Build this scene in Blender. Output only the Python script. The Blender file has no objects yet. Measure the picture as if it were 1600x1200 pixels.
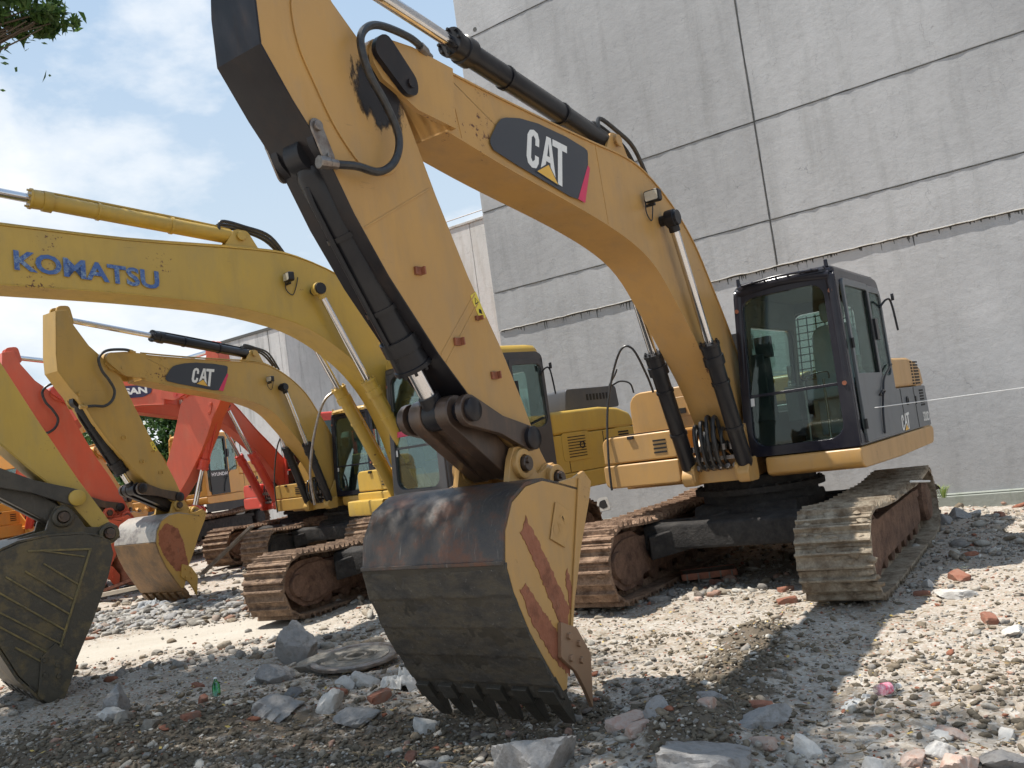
import bpy, math, random
import numpy as np
from mathutils import Vector, Matrix
R = math.radians
PI = math.pi
sc = bpy.context.scene
col = sc.collection
random.seed(5)

# ------------------------------------------------------------------ noise
def _h(ix, iy, s):
    n = (ix.astype(np.int64) * 374761393 + iy.astype(np.int64) * 668265263 + s * 1442695041) & 0x7fffffff
    n = ((n ^ (n >> 13)) * 1274126177) & 0x7fffffff
    return ((n ^ (n >> 16)) & 0xffff) / 65535.0
def vnoise(x, y, s=0):
    x = np.asarray(x, float); y = np.asarray(y, float)
    ix = np.floor(x); iy = np.floor(y); fx = x - ix; fy = y - iy
    fx = fx * fx * (3 - 2 * fx); fy = fy * fy * (3 - 2 * fy)
    a = _h(ix, iy, s); b = _h(ix + 1, iy, s); c = _h(ix, iy + 1, s); d = _h(ix + 1, iy + 1, s)
    return (a + (b - a) * fx) * (1 - fy) + (c + (d - c) * fx) * fy
def fbm(x, y, s=0, o=4):
    t = 0; a = .5
    for i in range(o):
        t = t + a * vnoise(x * 2 ** i, y * 2 ** i, s + i * 17); a *= .5
    return t
def sstep(a, b, x):
    t = np.clip((x - a) / (b - a), 0, 1); return t * t * (3 - 2 * t)
def path_mask(x, y):   # the smooth driven strip that runs between the diggers
    px, py = np.array([-9.0, -6.6, -4.6, -3.0, -1.8]), np.array([9.2, 10.2, 11.0, 10.9, 10.6])
    yc = np.interp(x, px, py)
    return (1 - sstep(.45, 1.1, np.abs(y - yc))) * (1 - sstep(-3.2, -1.6, x))
def hfun(x, y):
    x = np.asarray(x, float); y = np.asarray(y, float)
    rough = 1 - .85 * path_mask(x, y)
    far = 1 - sstep(18, 40, y) * .8
    big = (fbm(x * .55, y * .55, 3, 3) - .45) * .10
    mid = (fbm(x * 2.2, y * 2.2, 9, 4) - .47) * .10
    fine = (fbm(x * 9, y * 9, 21, 3) - .45) * .045
    # loose pile in the foreground, a low dirt ridge beside the crawler
    pile = .13 * np.exp(-(((x + 2.6) / 1.7) ** 2 + ((y - 6.6) / .95) ** 2)) + .12 * np.exp(-(((x - .5) / .9) ** 2 + ((y - 4.85) / .45) ** 2))
    t = np.clip((7.4 - y) / 2.6, 0, 1); xr = 1.75 - 1.1 * t
    ridge = .12 * np.exp(-((x - xr) / .26) ** 2) * sstep(4.3, 5.0, y) * (1 - sstep(7.0, 7.7, y))
    tracks = 1 - .75 * np.exp(-(((x - 2.6) / 2.6) ** 2 + ((y - 9.8) / 2.6) ** 2))
    side = .05 * sstep(3.2, 4.6, x) * (fbm(x * 1.5, y * 1.5, 5, 3))
    h = (big + mid * .8 + fine) * rough * far * tracks + pile * (.6 + .8 * fbm(x * 3, y * 3, 33, 3)) + ridge * (.5 + fbm(x * 4, y * 4, 44, 3)) + side
    pit = .07 * np.exp(-(((x + .3) / .85) ** 2 + ((y - 5.85) / .38) ** 2))
    return h - .02 - pit
def gz(x, y): return float(hfun(np.array([x]), np.array([y]))[0])

def np_mesh(name, V, F, mat, smooth=True):
    me = bpy.data.meshes.new(name); me.vertices.add(len(V)); me.vertices.foreach_set('co', np.asarray(V, np.float32).ravel())
    F = np.asarray(F, np.int32); k = F.shape[1]; me.loops.add(F.size); me.loops.foreach_set('vertex_index', F.ravel())
    me.polygons.add(len(F)); me.polygons.foreach_set('loop_start', np.arange(0, F.size, k, dtype=np.int32)); me.polygons.foreach_set('loop_total', np.full(len(F), k, np.int32))
    me.update(calc_edges=True); me.validate()
    if smooth: me.shade_smooth()
    if mat: me.materials.append(mat)
    o = bpy.data.objects.new(name, me); col.objects.link(o); return o
# ------------------------------------------------------------------ materials
def new_mat(name):
    m = bpy.data.materials.new(name); m.use_nodes = True
    nt = m.node_tree; nt.nodes.clear()
    out = nt.nodes.new('ShaderNodeOutputMaterial')
    b = nt.nodes.new('ShaderNodeBsdfPrincipled')
    nt.links.new(b.outputs[0], out.inputs[0])
    return m, nt, b
def N(nt, t, **kw):
    n = nt.nodes.new(t)
    for k, v in kw.items():
        if k.startswith('i_'):
            key = k[2:]; key = int(key) if key.isdigit() else key.replace('_', ' ')
            n.inputs[key].default_value = v
        else: setattr(n, k, v)
    return n
def L(nt, a, ao, b, bi): nt.links.new(a.outputs[ao], b.inputs[bi])
def ramp(nt, stops, mode='LINEAR'):
    r = nt.nodes.new('ShaderNodeValToRGB'); r.color_ramp.interpolation = mode
    e = r.color_ramp.elements
    while len(e) > 1: e.remove(e[-1])
    e[0].position = stops[0][0]; e[0].color = c4(stops[0][1])
    for p, c in stops[1:]:
        q = e.new(p); q.color = c4(c)
    return r
def c4(c):
    if isinstance(c, (int, float)): return (c, c, c, 1)
    return (c[0], c[1], c[2], 1)
def mixc(nt, fac, a, b, blend='MIX'):
    m = nt.nodes.new('ShaderNodeMix'); m.data_type = 'RGBA'; m.blend_type = blend
    for k, v in ((0, fac), (6, a), (7, b)):
        if isinstance(v, tuple) and len(v) == 2 and not isinstance(v[0], (int, float)): nt.links.new(v[0].outputs[v[1]], m.inputs[k])
        elif isinstance(v, (int, float)) and k == 0: m.inputs[0].default_value = v
        else: m.inputs[k].default_value = c4(v)
    return m
def tex(nt, scale, detail=5, rough=.6, stretch=None, co='Object', off=0):
    tc = nt.nodes.new('ShaderNodeTexCoord'); mp = nt.nodes.new('ShaderNodeMapping')
    mp.inputs['Location'].default_value = (off, off * .7, off * 1.3)
    if stretch: mp.inputs['Scale'].default_value = stretch
    n = nt.nodes.new('ShaderNodeTexNoise'); n.inputs['Scale'].default_value = scale
    n.inputs['Detail'].default_value = detail; n.inputs['Roughness'].default_value = rough
    L(nt, tc, co, mp, 0); L(nt, mp, 0, n, 'Vector')
    return n
def bump(nt, b, src, so, strength=.3, dist=.01):
    bp = nt.nodes.new('ShaderNodeBump'); bp.inputs['Strength'].default_value = strength; bp.inputs['Distance'].default_value = dist
    L(nt, src, so, bp, 'Height'); L(nt, bp, 0, b, 'Normal'); return bp

def paint(name, c, dirt=(.22, .16, .10), d=.35, rust=.12, rough=.42, spots=(.10, .03, .015), streak=True):
    """Weathered machine paint: slow fading, road dust in patches, chips and short rust runs."""
    m, nt, b = new_mat(name)
    n1 = tex(nt, 1.6, 6, .6); r1 = ramp(nt, [(.35, 0), (.75, 1)]); L(nt, n1, 0, r1, 0)
    fade = mixc(nt, (r1, 0), c, tuple(min(1, x * .82 + .02) for x in c))
    n2 = tex(nt, 5, 8, .7, stretch=(1, 1, .35), off=3); r2 = ramp(nt, [(.48, 0), (.78, d)]); L(nt, n2, 0, r2, 0)
    dust = mixc(nt, (r2, 0), (fade, 2), dirt)
    n3 = tex(nt, 22, 6, .7, off=7); n4 = tex(nt, 1.3, 3, .5, off=11)
    mu = N(nt, 'ShaderNodeMath', operation='MULTIPLY'); L(nt, n3, 0, mu, 0); L(nt, n4, 0, mu, 1)
    r3 = ramp(nt, [(.43 - rust * .3, 0), (.47 - rust * .3, 1)]); L(nt, mu, 0, r3, 0)
    chip = mixc(nt, (r3, 0), (dust, 2), spots)
    n6 = tex(nt, 30, 4, .6, stretch=(.12, 1, 1), off=17); r6 = ramp(nt, [(.66, 0), (.70, .45)]); L(nt, n6, 0, r6, 0); n8 = tex(nt, 2.2, 3, .5, off=23); r8 = ramp(nt, [(.5, 0), (.62, 1)]); L(nt, n8, 0, r8, 0)
    m8 = N(nt, 'ShaderNodeMath', operation='MULTIPLY'); L(nt, r6, 0, m8, 0); L(nt, r8, 0, m8, 1); chip = mixc(nt, (m8, 0), (chip, 2), tuple(x * .45 + .02 for x in c))
    n9 = tex(nt, 1.1, 7, .7, stretch=(2.6, 2.6, .5), off=29); r9 = ramp(nt, [(.50, 0), (.72, .35 if c[0] > .2 else 0)]); L(nt, n9, 0, r9, 0); chip = mixc(nt, (r9, 0), (chip, 2), tuple(x * .62 for x in c))
    L(nt, chip, 2, b, 'Base Color')
    rr = ramp(nt, [(0, rough - .06), (1, rough + .28)]); L(nt, r2, 0, rr, 0); L(nt, rr, 0, b, 'Roughness')
    if c[0] < .03: b.inputs['Specular IOR Level'].default_value = .28
    n5 = tex(nt, 60, 3, .5); bump(nt, b, n5, 0, .06, .003)
    return m
def plain(name, c, rough=.5, metal=0., n=.12, sc_=8, bmp=.15, c2=None):
    m, nt, b = new_mat(name)
    t = tex(nt, sc_, 6, .65); r = ramp(nt, [(.35, 0), (.7, 1)]); L(nt, t, 0, r, 0)
    d = c2 or tuple(min(1, x * (1 - 3 * n) + n * .15) for x in c)
    mx = mixc(nt, (r, 0), c, d); L(nt, mx, 2, b, 'Base Color')
    b.inputs['Roughness'].default_value = rough; b.inputs['Metallic'].default_value = metal
    if bmp: bump(nt, b, t, 0, bmp, .01)
    return m
M = {}
M['cat'] = paint('digger_yellow', (.48, .270, .082), dirt=(.30, .22, .14), d=.5, rust=.10)
M['catold'] = paint('digger_yellow_old', (.47, .285, .065), dirt=(.28, .215, .11), d=.5, rust=.14)
M['kom'] = paint('lemon_yellow', (.52, .335, .055), dirt=(.32, .25, .11), d=.5, rust=.14)
M['red'] = paint('orange_red', (.62, .10, .045), dirt=(.50, .18, .11), d=.5, rust=.02)
M['red2'] = paint('signal_red', (.60, .06, .035), dirt=(.48, .14, .09), d=.4, rust=.02)
M['hyu'] = paint('orange_yellow', (.60, .285, .045), dirt=(.4, .28, .12), d=.4, rust=.08)
M['black'] = paint('black_paint', (.010, .010, .013), dirt=(.06, .05, .042), d=.28, rust=.03, rough=.34, spots=(.12, .10, .08))
M['frame'] = paint('cab_black', (.012, .012, .020), dirt=(.05, .048, .05), d=.3, rust=.02, rough=.26, spots=(.1, .1, .1))
M['grease'] = paint('greasy_steel', (.055, .035, .025), dirt=(.20, .12, .07), d=.6, rust=.35, rough=.38, spots=(.14, .06, .03))
M['greasedark'] = paint('black_grease', (.009, .008, .011), dirt=(.055, .032, .02), d=.5, rust=.04, rough=.34)
M['cabgrey'] = paint('side_grey', (.10, .11, .12), dirt=(.20, .195, .19), d=.45, rust=.02, rough=.4)
M['darkgrey'] = paint('dark_grey', (.05, .05, .055), dirt=(.14, .12, .10), d=.4, rust=.03, rough=.45)
M['chrome'] = plain('chrome_rod', (.66, .66, .68), .13, 1., .03, 12, 0)
M['rubber'] = plain('hose_rubber', (.012, .012, .014), .38, 0, .03, 30, .1, c2=(.04, .038, .036))
M['steel'] = plain('bare_steel', (.28, .26, .24), .42, .8, .06, 18, .2, c2=(.16, .12, .10))
M['decal'] = plain('decal_charcoal', (.035, .04, .052), .35, 0, .02, 20, .03)
M['white'] = plain('decal_white', (.74, .74, .72), .45, 0, .03, 40, .03)
M['pink'] = plain('decal_pink', (.60, .03, .10), .4, 0, .03, 20, .03)
M['tri'] = plain('decal_yellow', (.74, .43, .07), .4, 0, .03, 20, .03)
M['lab'] = plain('warning_yellow', (.70, .55, .07), .45, 0, .03, 40, .05)
M['navy'] = plain('decal_navy', (.025, .02, .07), .4, 0, .02, 20, .03)
M['seat'] = plain('seat_fabric', (.48, .51, .54), .9, 0, .1, 160, .4)
M['trim'] = plain('cab_trim', (.12, .10, .088), .75, 0, .05, 12, .2)
M['trimd'] = plain('cab_trim_dark', (.03, .03, .03), .6, 0, .02, 12, .2)
M['slot'] = plain('slot_dark', (.012, .010, .009), .8, 0, .02, 12, 0)
M['lampglass'] = plain('lamp_glass', (.62, .60, .52), .12, .3, .08, 20, 0)

def worn_letters():
    m, nt, b = new_mat('worn_blue_letters')
    n = tex(nt, 34, 5, .75); r = ramp(nt, [(.46, 0), (.62, .9)]); L(nt, n, 0, r, 0)
    n2 = tex(nt, 7, 3, .6, off=4); r2 = ramp(nt, [(.42, 0), (.6, 1)]); L(nt, n2, 0, r2, 0)
    a = mixc(nt, (r, 0), (.045, .10, .30), (.30, .40, .46)); a2 = mixc(nt, (r2, 0), (a, 2), (.06, .13, .34))
    L(nt, a2, 2, b, 'Base Color'); b.inputs['Roughness'].default_value = .6
    return m
M['blue'] = worn_letters()
M['cut'] = paint('cutter_brown', (.26, .15, .085), dirt=(.26, .20, .14), d=.5, rust=.3)

def glass(name, tint, refl=.18):
    m = bpy.data.materials.new(name); m.use_nodes = True; nt = m.node_tree; nt.nodes.clear()
    out = nt.nodes.new('ShaderNodeOutputMaterial')
    tr = N(nt, 'ShaderNodeBsdfTransparent'); tr.inputs[0].default_value = c4(tint)
    gl = N(nt, 'ShaderNodeBsdfGlossy'); gl.inputs['Roughness'].default_value = .015; gl.inputs[0].default_value = (.9, .95, .95, 1)
    lw = N(nt, 'ShaderNodeLayerWeight', i_Blend=.35)
    ad = N(nt, 'ShaderNodeMath', operation='MULTIPLY_ADD'); L(nt, lw, 'Fresnel', ad, 0); ad.inputs[1].default_value = .32; ad.inputs[2].default_value = refl
    # dust film
    n = tex(nt, 6, 6, .7); r = ramp(nt, [(.5, 0), (.85, .06)]); L(nt, n, 0, r, 0)
    df = N(nt, 'ShaderNodeBsdfDiffuse'); df.inputs[0].default_value = (.32, .31, .28, 1)
    m1 = N(nt, 'ShaderNodeMixShader'); L(nt, ad, 0, m1, 0); L(nt, tr, 0, m1, 1); L(nt, gl, 0, m1, 2)
    m2 = N(nt, 'ShaderNodeMixShader'); L(nt, r, 0, m2, 0); L(nt, m1, 0, m2, 1); L(nt, df, 0, m2, 2)
    L(nt, m2, 0, out, 0); return m
M['glass'] = glass('cab_glass', (.72, .82, .79), .015)
M['glassg'] = glass('cab_glass_green', (.42, .56, .52), .05)

def smear():
    m, nt, b = new_mat('grease_smear'); b.inputs['Base Color'].default_value = (.012, .010, .012, 1); b.inputs['Roughness'].default_value = .35
    tc = nt.nodes.new('ShaderNodeTexCoord'); d = N(nt, 'ShaderNodeVectorMath', operation='DISTANCE'); L(nt, tc, 'Object', d, 0); d.inputs[1].default_value = (5.70, .18, 3.92)
    n = tex(nt, 7, 8, .72, stretch=(1.6, 1, .6)); ma = N(nt, 'ShaderNodeMath', operation='MULTIPLY_ADD'); L(nt, n, 0, ma, 0); ma.inputs[1].default_value = -.36; L(nt, d, 'Value', ma, 2)
    r = ramp(nt, [(.0, .82), (.05, .0)]); L(nt, ma, 0, r, 0); tr = nt.nodes.new('ShaderNodeBsdfTransparent'); mx = nt.nodes.new('ShaderNodeMixShader'); out = [q for q in nt.nodes if q.type == 'OUTPUT_MATERIAL'][0]
    L(nt, r, 0, mx, 0); L(nt, tr, 0, mx, 1); L(nt, b, 0, mx, 2); L(nt, mx, 0, out, 0); return m
M['smear'] = smear()
def mud_track(name, mud=(.30, .24, .17), base=(.10, .07, .05), amt=.5):
    m, nt, b = new_mat(name)
    n = tex(nt, 7, 8, .7); r = ramp(nt, [(amt - .12, 0), (amt + .10, 1)]); L(nt, n, 0, r, 0)
    n2 = tex(nt, 35, 5, .7, off=5); r2 = ramp(nt, [(.3, tuple(x * .75 for x in mud)), (.7, tuple(min(1, x * 1.25) for x in mud))]); L(nt, n2, 0, r2, 0)
    mx = mixc(nt, (r, 0), (r2, 0), base); L(nt, mx, 2, b, 'Base Color')
    b.inputs['Roughness'].default_value = .88; n3 = tex(nt, 16, 8, .75, off=9); bump(nt, b, n3, 0, 1., .035)
    return m
M['tr_grey'] = mud_track('crawler_grey_mud', (.40, .335, .25), (.17, .12, .075), .54)
M['tr_brown'] = mud_track('crawler_brown_mud', (.36, .235, .155), (.13, .075, .045), .52)
M['tr_tan'] = mud_track('crawler_tan_mud', (.30, .20, .13), (.12, .075, .05), .52)
M['fr_rust'] = mud_track('track_frame_rusty', (.20, .115, .075), (.085, .045, .03), .55)
M['fr_dark'] = mud_track('undercarriage_dark', (.045, .04, .036), (.018, .016, .015), .5)

def bucket_mat(name, a, b_, c, sc_=3, d=.5, scr=.35):
    """scoured steel shell: blue-black wear, rust bloom, long scratches"""
    m, nt, b = new_mat(name)
    n = tex(nt, sc_, 7, .7); r = ramp(nt, [(.30, a), (.48, b_), (.62, c), (.75, a)]); L(nt, n, 0, r, 0)
    n2 = tex(nt, 30, 5, .7, stretch=(.5, 1.6, .10), off=2); r2 = ramp(nt, [(.60, 0), (.74, scr)]); L(nt, n2, 0, r2, 0)
    mx = mixc(nt, (r2, 0), (r, 0), (.30, .27, .24)); L(nt, mx, 2, b, 'Base Color')
    n3 = tex(nt, 14, 6, .7, off=9)
    b.inputs['Metallic'].default_value = .25; b.inputs['Roughness'].default_value = .42
    bump(nt, b, n3, 0, .5, .012); return m
M['bk1'] = bucket_mat('scoured_shell', (.028, .030, .036), (.062, .052, .045), (.13, .055, .03), 3.2, scr=.6)
M['bk1low'] = bucket_mat('caked_dirt_shell', (.040, .037, .032), (.062, .055, .045), (.075, .065, .05), 5, scr=.12)
M['bkrust'] = bucket_mat('rust_brown', (.22, .07, .035), (.30, .11, .06), (.18, .06, .03), 6)
M['bk3'] = bucket_mat('pale_steel_shell', (.30, .28, .26), (.34, .31, .27), (.16, .14, .13), 3)
M['bk3low'] = bucket_mat('brown_shell', (.30, .17, .07), (.22, .13, .06), (.13, .085, .05), 4)
M['bk2'] = bucket_mat('green_grey_shell', (.085, .072, .048), (.062, .054, .040), (.14, .105, .05), 4, scr=.12)
M['bk2rib'] = bucket_mat('worn_yellow_rib', (.26, .19, .06), (.18, .14, .06), (.12, .10, .05), 9)

def concrete(name, c1, c2, stain, crack=.6, streak=.5, cs=2.3, co='Object'):
    m, nt, b = new_mat(name)
    n = tex(nt, .8, 8, .62, co=co); r = ramp(nt, [(.30, c1), (.72, c2)]); L(nt, n, 0, r, 0)
    # vertical water streaks
    n2 = tex(nt, 2.2, 7, .72, stretch=(1.6, 1.6, .16), co=co, off=4); r2 = ramp(nt, [(.50, 0), (.78, streak)]); L(nt, n2, 0, r2, 0)
    a = mixc(nt, (r2, 0), (r, 0), stain)
    n2b = tex(nt, 9, 8, .75, co=co, off=14); r2b = ramp(nt, [(.55, 0), (.75, streak * .6)]); L(nt, n2b, 0, r2b, 0)
    a2 = mixc(nt, (r2b, 0), (a, 2), tuple(x * .55 for x in c1))
    # hairline map cracking in the render
    tc = nt.nodes.new('ShaderNodeTexCoord')
    nz = N(nt, 'ShaderNodeTexNoise', i_Scale=2.0, i_Detail=4.)
    L(nt, tc, co, nz, 0)
    ad = N(nt, 'ShaderNodeVectorMath', operation='MULTIPLY_ADD'); L(nt, nz, 1, ad, 0); ad.inputs[1].default_value = (.55, .55, .55); L(nt, tc, co, ad, 2)
    v = N(nt, 'ShaderNodeTexVoronoi', feature='DISTANCE_TO_EDGE', i_Scale=cs); L(nt, ad, 0, v, 0)
    rc = ramp(nt, [(.0, 1), (.007, 0)]); L(nt, v, 'Distance', rc, 0)
    ng = tex(nt, 1.7, 4, .6, co=co, off=21); rg = ramp(nt, [(.45, 0), (.6, crack)]); L(nt, ng, 0, rg, 0)
    mu = N(nt, 'ShaderNodeMath', operation='MULTIPLY'); L(nt, rc, 0, mu, 0); L(nt, rg, 0, mu, 1)
    oi = nt.nodes.new('ShaderNodeObjectInfo'); ro_ = ramp(nt, [(0, .86), (1, 1.06)]); L(nt, oi, 'Random', ro_, 0); a2 = mixc(nt, 1., (a2, 2), (ro_, 0), 'MULTIPLY')
    nb = tex(nt, .35, 4, .55, co=co, off=41, stretch=(1, 1, .6)); rb_ = ramp(nt, [(.42, .84), (.60, 1.03)]); L(nt, nb, 0, rb_, 0); a2 = mixc(nt, 1., (a2, 2), (rb_, 0), 'MULTIPLY')
    fin = mixc(nt, (mu, 0), (a2, 2), tuple(x * .38 for x in c1))
    L(nt, fin, 2, b, 'Base Color'); b.inputs['Roughness'].default_value = .88
    n6 = tex(nt, 6, 8, .7, co=co); bp = bump(nt, b, n6, 0, .35, .03)
    return m
M['wall'] = concrete('rendered_wall', (.35, .35, .355), (.42, .42, .425), (.25, .25, .245), .6, .6, 2.6)
M['wallb'] = concrete('pale_wall', (.52, .51, .48), (.62, .60, .57), (.34, .30, .24), .3, .75, 1.1)
M['wallc'] = concrete('white_streaked_wall', (.46, .455, .45), (.58, .575, .56), (.20, .20, .19), .3, .9, .8)
M['groove'] = plain('wall_joint_grime', (.085, .085, .08), .95, 0, .05, 5, .2)
M['plinth'] = concrete('plinth', (.26, .28, .25), (.36, .37, .33), (.10, .13, .07), .5, .6, 3)

def caked():
    m, nt, b = new_mat('caked_dirt'); n = tex(nt, 5, 8, .7, stretch=(1, 1, 2.2)); r = ramp(nt, [(.30, (.030, .028, .026)), (.48, (.060, .052, .042)), (.60, (.085, .070, .048)), (.74, (.045, .042, .040))]); L(nt, n, 0, r, 0)
    n2 = tex(nt, 40, 5, .75, off=3); r2 = ramp(nt, [(.62, 0), (.70, .6)]); L(nt, n2, 0, r2, 0); mx = mixc(nt, (r2, 0), (r, 0), (.26, .24, .21)); L(nt, mx, 2, b, 'Base Color'); b.inputs['Roughness'].default_value = .8; bump(nt, b, n2, 0, .8, .012); return m
M['caked'] = caked()
# ------------------------------------------------------------------ mesh builder
class MB:
    def __init__(s): s.v = []; s.f = []; s.m = []; s.sm = []
    def add(s, vs, fs, mi=0, smooth=True):
        o = len(s.v); s.v += [tuple(p) for p in vs]
        for f in fs: s.f.append(tuple(o + i for i in f)); s.m.append(mi); s.sm.append(smooth)
        return s
    def box(s, c, d, mi=0, rot=None):
        hx, hy, hz = d[0] / 2, d[1] / 2, d[2] / 2
        vs = [Vector((x, y, z)) for x in (-hx, hx) for y in (-hy, hy) for z in (-hz, hz)]
        if rot is not None: vs = [rot @ v for v in vs]
        vs = [v + Vector(c) for v in vs]
        return s.add(vs, [(0, 1, 3, 2), (4, 6, 7, 5), (0, 4, 5, 1), (2, 3, 7, 6), (0, 2, 6, 4), (1, 5, 7, 3)], mi)
    def bx(s, x0, x1, y0, y1, z0, z1, mi=0): return s.box(((x0 + x1) / 2, (y0 + y1) / 2, (z0 + z1) / 2), (x1 - x0, y1 - y0, z1 - z0), mi)
    def prism(s, pts, y0, y1, mi=0, f=None):
        """profile in (x,z), extruded along y; f maps a point after extrusion"""
        a = area(pts)
        if a < 0: pts = pts[::-1]
        n = len(pts); vs = [(p[0], y0, p[1]) for p in pts] + [(p[0], y1, p[1]) for p in pts]
        if f: vs = [f(v) for v in vs]
        fs = [tuple(range(n)), tuple(range(2 * n - 1, n - 1, -1))]
        fs += [(i, i + n, (i + 1) % n + n, (i + 1) % n) for i in range(n)]
        return s.add(vs, fs, mi)
    def ribbon(s, pts, y0, y1, t, mi=0, closed=False):
        """a bent sheet following (x,z) points, thickness t to the right-hand side"""
        n = len(pts); off = []
        for i, p in enumerate(pts):
            a = pts[(i - 1) % n] if (closed or i > 0) else p; b = pts[(i + 1) % n] if (closed or i < n - 1) else p
            d = Vector((b[0] - a[0], b[1] - a[1])).normalized(); off.append((p[0] + d.y * t, p[1] - d.x * t))
        vs = [(p[0], y, p[1]) for y in (y0, y1) for p in pts] + [(p[0], y, p[1]) for y in (y0, y1) for p in off]
        fs = []; m = n if closed else n - 1
        for i in range(m):
            j = (i + 1) % n
            fs += [(i, j, j + n, i + n), (2 * n + i, 3 * n + i, 3 * n + j, 2 * n + j), (i, 2 * n + i, 2 * n + j, j), (n + i, n + j, 3 * n + j, 3 * n + i)]
        if not closed: fs += [(0, n, 3 * n, 2 * n), (n - 1, 3 * n - 1, 4 * n - 1, 2 * n - 1)]
        return s.add(vs, fs, mi)
    def cyl(s, p0, p1, r0, r1=None, n=20, mi=0, caps=True):
        r1 = r0 if r1 is None else r1; p0 = Vector(p0); p1 = Vector(p1); d = (p1 - p0).normalized()
        a = d.orthogonal().normalized(); b = d.cross(a)
        vs = []
        for p, r in ((p0, r0), (p1, r1)): vs += [p + (a * math.cos(2 * PI * i / n) + b * math.sin(2 * PI * i / n)) * r for i in range(n)]
        fs = [(i, (i + 1) % n, (i + 1) % n + n, i + n) for i in range(n)]
        if caps: fs += [tuple(range(n - 1, -1, -1)), tuple(range(n, 2 * n))]
        return s.add(vs, fs, mi)
    def steps(s, p0, p1, prof, n=22, mi=0):
        """cylinder stack along p0->p1; prof = [(dist, radius)...] in metres"""
        p0 = Vector(p0); d = (Vector(p1) - p0).normalized(); a = d.orthogonal().normalized(); b = d.cross(a); vs = []
        for t, r in prof: vs += [p0 + d * t + (a * math.cos(2 * PI * i / n) + b * math.sin(2 * PI * i / n)) * max(r, .0005) for i in range(n)]
        fs = []
        for k in range(len(prof) - 1): fs += [(k * n + i, k * n + (i + 1) % n, (k + 1) * n + (i + 1) % n, (k + 1) * n + i) for i in range(n)]
        fs += [tuple(range(n - 1, -1, -1)), tuple(range((len(prof) - 1) * n, len(prof) * n))]
        return s.add(vs, fs, mi)
    def tube(s, pts, r, n=8, mi=0, sub=6, closed=False):
        P = smooth_path([Vector(p) for p in pts], sub, closed) if sub > 1 else [Vector(p) for p in pts]
        k = len(P); up = None; vs = []
        for i in range(k):
            a = P[i - 1] if i else P[0]; b = P[i + 1] if i < k - 1 else P[-1]
            if closed: a = P[i - 1]; b = P[(i + 1) % k]
            d = (b - a).normalized()
            if up is None: up = d.orthogonal().normalized()
            up = (up - d * up.dot(d)).normalized(); w = d.cross(up)
            rr = r(i / (k - 1)) if callable(r) else r
            vs += [P[i] + (up * math.cos(2 * PI * j / n) + w * math.sin(2 * PI * j / n)) * rr for j in range(n)]
        fs = []
        for i in range(k if closed else k - 1):
            q = (i + 1) % k
            fs += [(i * n + j, i * n + (j + 1) % n, q * n + (j + 1) % n, q * n + j) for j in range(n)]
        if not closed: fs += [tuple(range(n - 1, -1, -1)), tuple(range((k - 1) * n, k * n))]
        return s.add(vs, fs, mi)
    def ring(s, outer, inner, fn, t, mi=0):
        """flat frame between two loops (same count) in 2D (a,b); fn(a,b,c) -> 3D, c from 0 to t"""
        n = len(outer); vs = [fn(a, b, c) for c in (0, t) for lp in (outer, inner) for a, b in lp]; fs = []
        for i in range(n):
            j = (i + 1) % n
            fs += [(i, j, n + j, n + i), (2 * n + i, 3 * n + i, 3 * n + j, 2 * n + j), (i, 2 * n + i, 2 * n + j, j), (n + i, n + j, 3 * n + j, 3 * n + i)]
        return s.add(vs, fs, mi)
    def slab(s, loop, fn, t, mi=0):
        n = len(loop); vs = [fn(a, b, c) for c in (0, t) for a, b in loop]
        return s.add(vs, [tuple(range(n)), tuple(range(2 * n - 1, n - 1, -1))] + [(i, i + n, (i + 1) % n + n, (i + 1) % n) for i in range(n)], mi)
    def build(s, name, mats, parent=None, bev=0, ang=32, segs=2):
        me = bpy.data.meshes.new(name); me.from_pydata([tuple(v) for v in s.v], [], s.f)
        if not isinstance(mats, (list, tuple)): mats = [mats]
        for m in mats: me.materials.append(m)
        me.polygons.foreach_set('material_index', s.m); me.update()
        fix_normals(me)
        me.shade_smooth(); me.set_sharp_from_angle(angle=R(ang))
        o = bpy.data.objects.new(name, me); col.objects.link(o)
        if parent is not None: o.parent = parent
        if bev:
            b = o.modifiers.new('bevel', 'BEVEL'); b.width = bev; b.segments = segs; b.limit_method = 'ANGLE'; b.angle_limit = R(38); b.harden_normals = True
        return o
import bmesh
def fix_normals(me):
    bm = bmesh.new(); bm.from_mesh(me); bmesh.ops.recalc_face_normals(bm, faces=bm.faces); bm.to_mesh(me); bm.free()
def area(p): return sum(p[i][0] * p[(i + 1) % len(p)][1] - p[(i + 1) % len(p)][0] * p[i][1] for i in range(len(p)))
def smooth_path(P, sub, closed=False):
    out = []; n = len(P)
    rng = range(n if closed else n - 1)
    for i in rng:
        p0 = P[(i - 1) % n] if (closed or i) else P[0]; p1 = P[i]; p2 = P[(i + 1) % n]; p3 = P[(i + 2) % n] if (closed or i < n - 2) else P[-1]
        for k in range(sub):
            t = k / sub; t2 = t * t; t3 = t2 * t
            out.append(.5 * ((2 * p1) + (p2 - p0) * t + (2 * p0 - 5 * p1 + 4 * p2 - p3) * t2 + (3 * p1 - p0 - 3 * p2 + p3) * t3))
    if not closed: out.append(P[-1])
    return out
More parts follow.
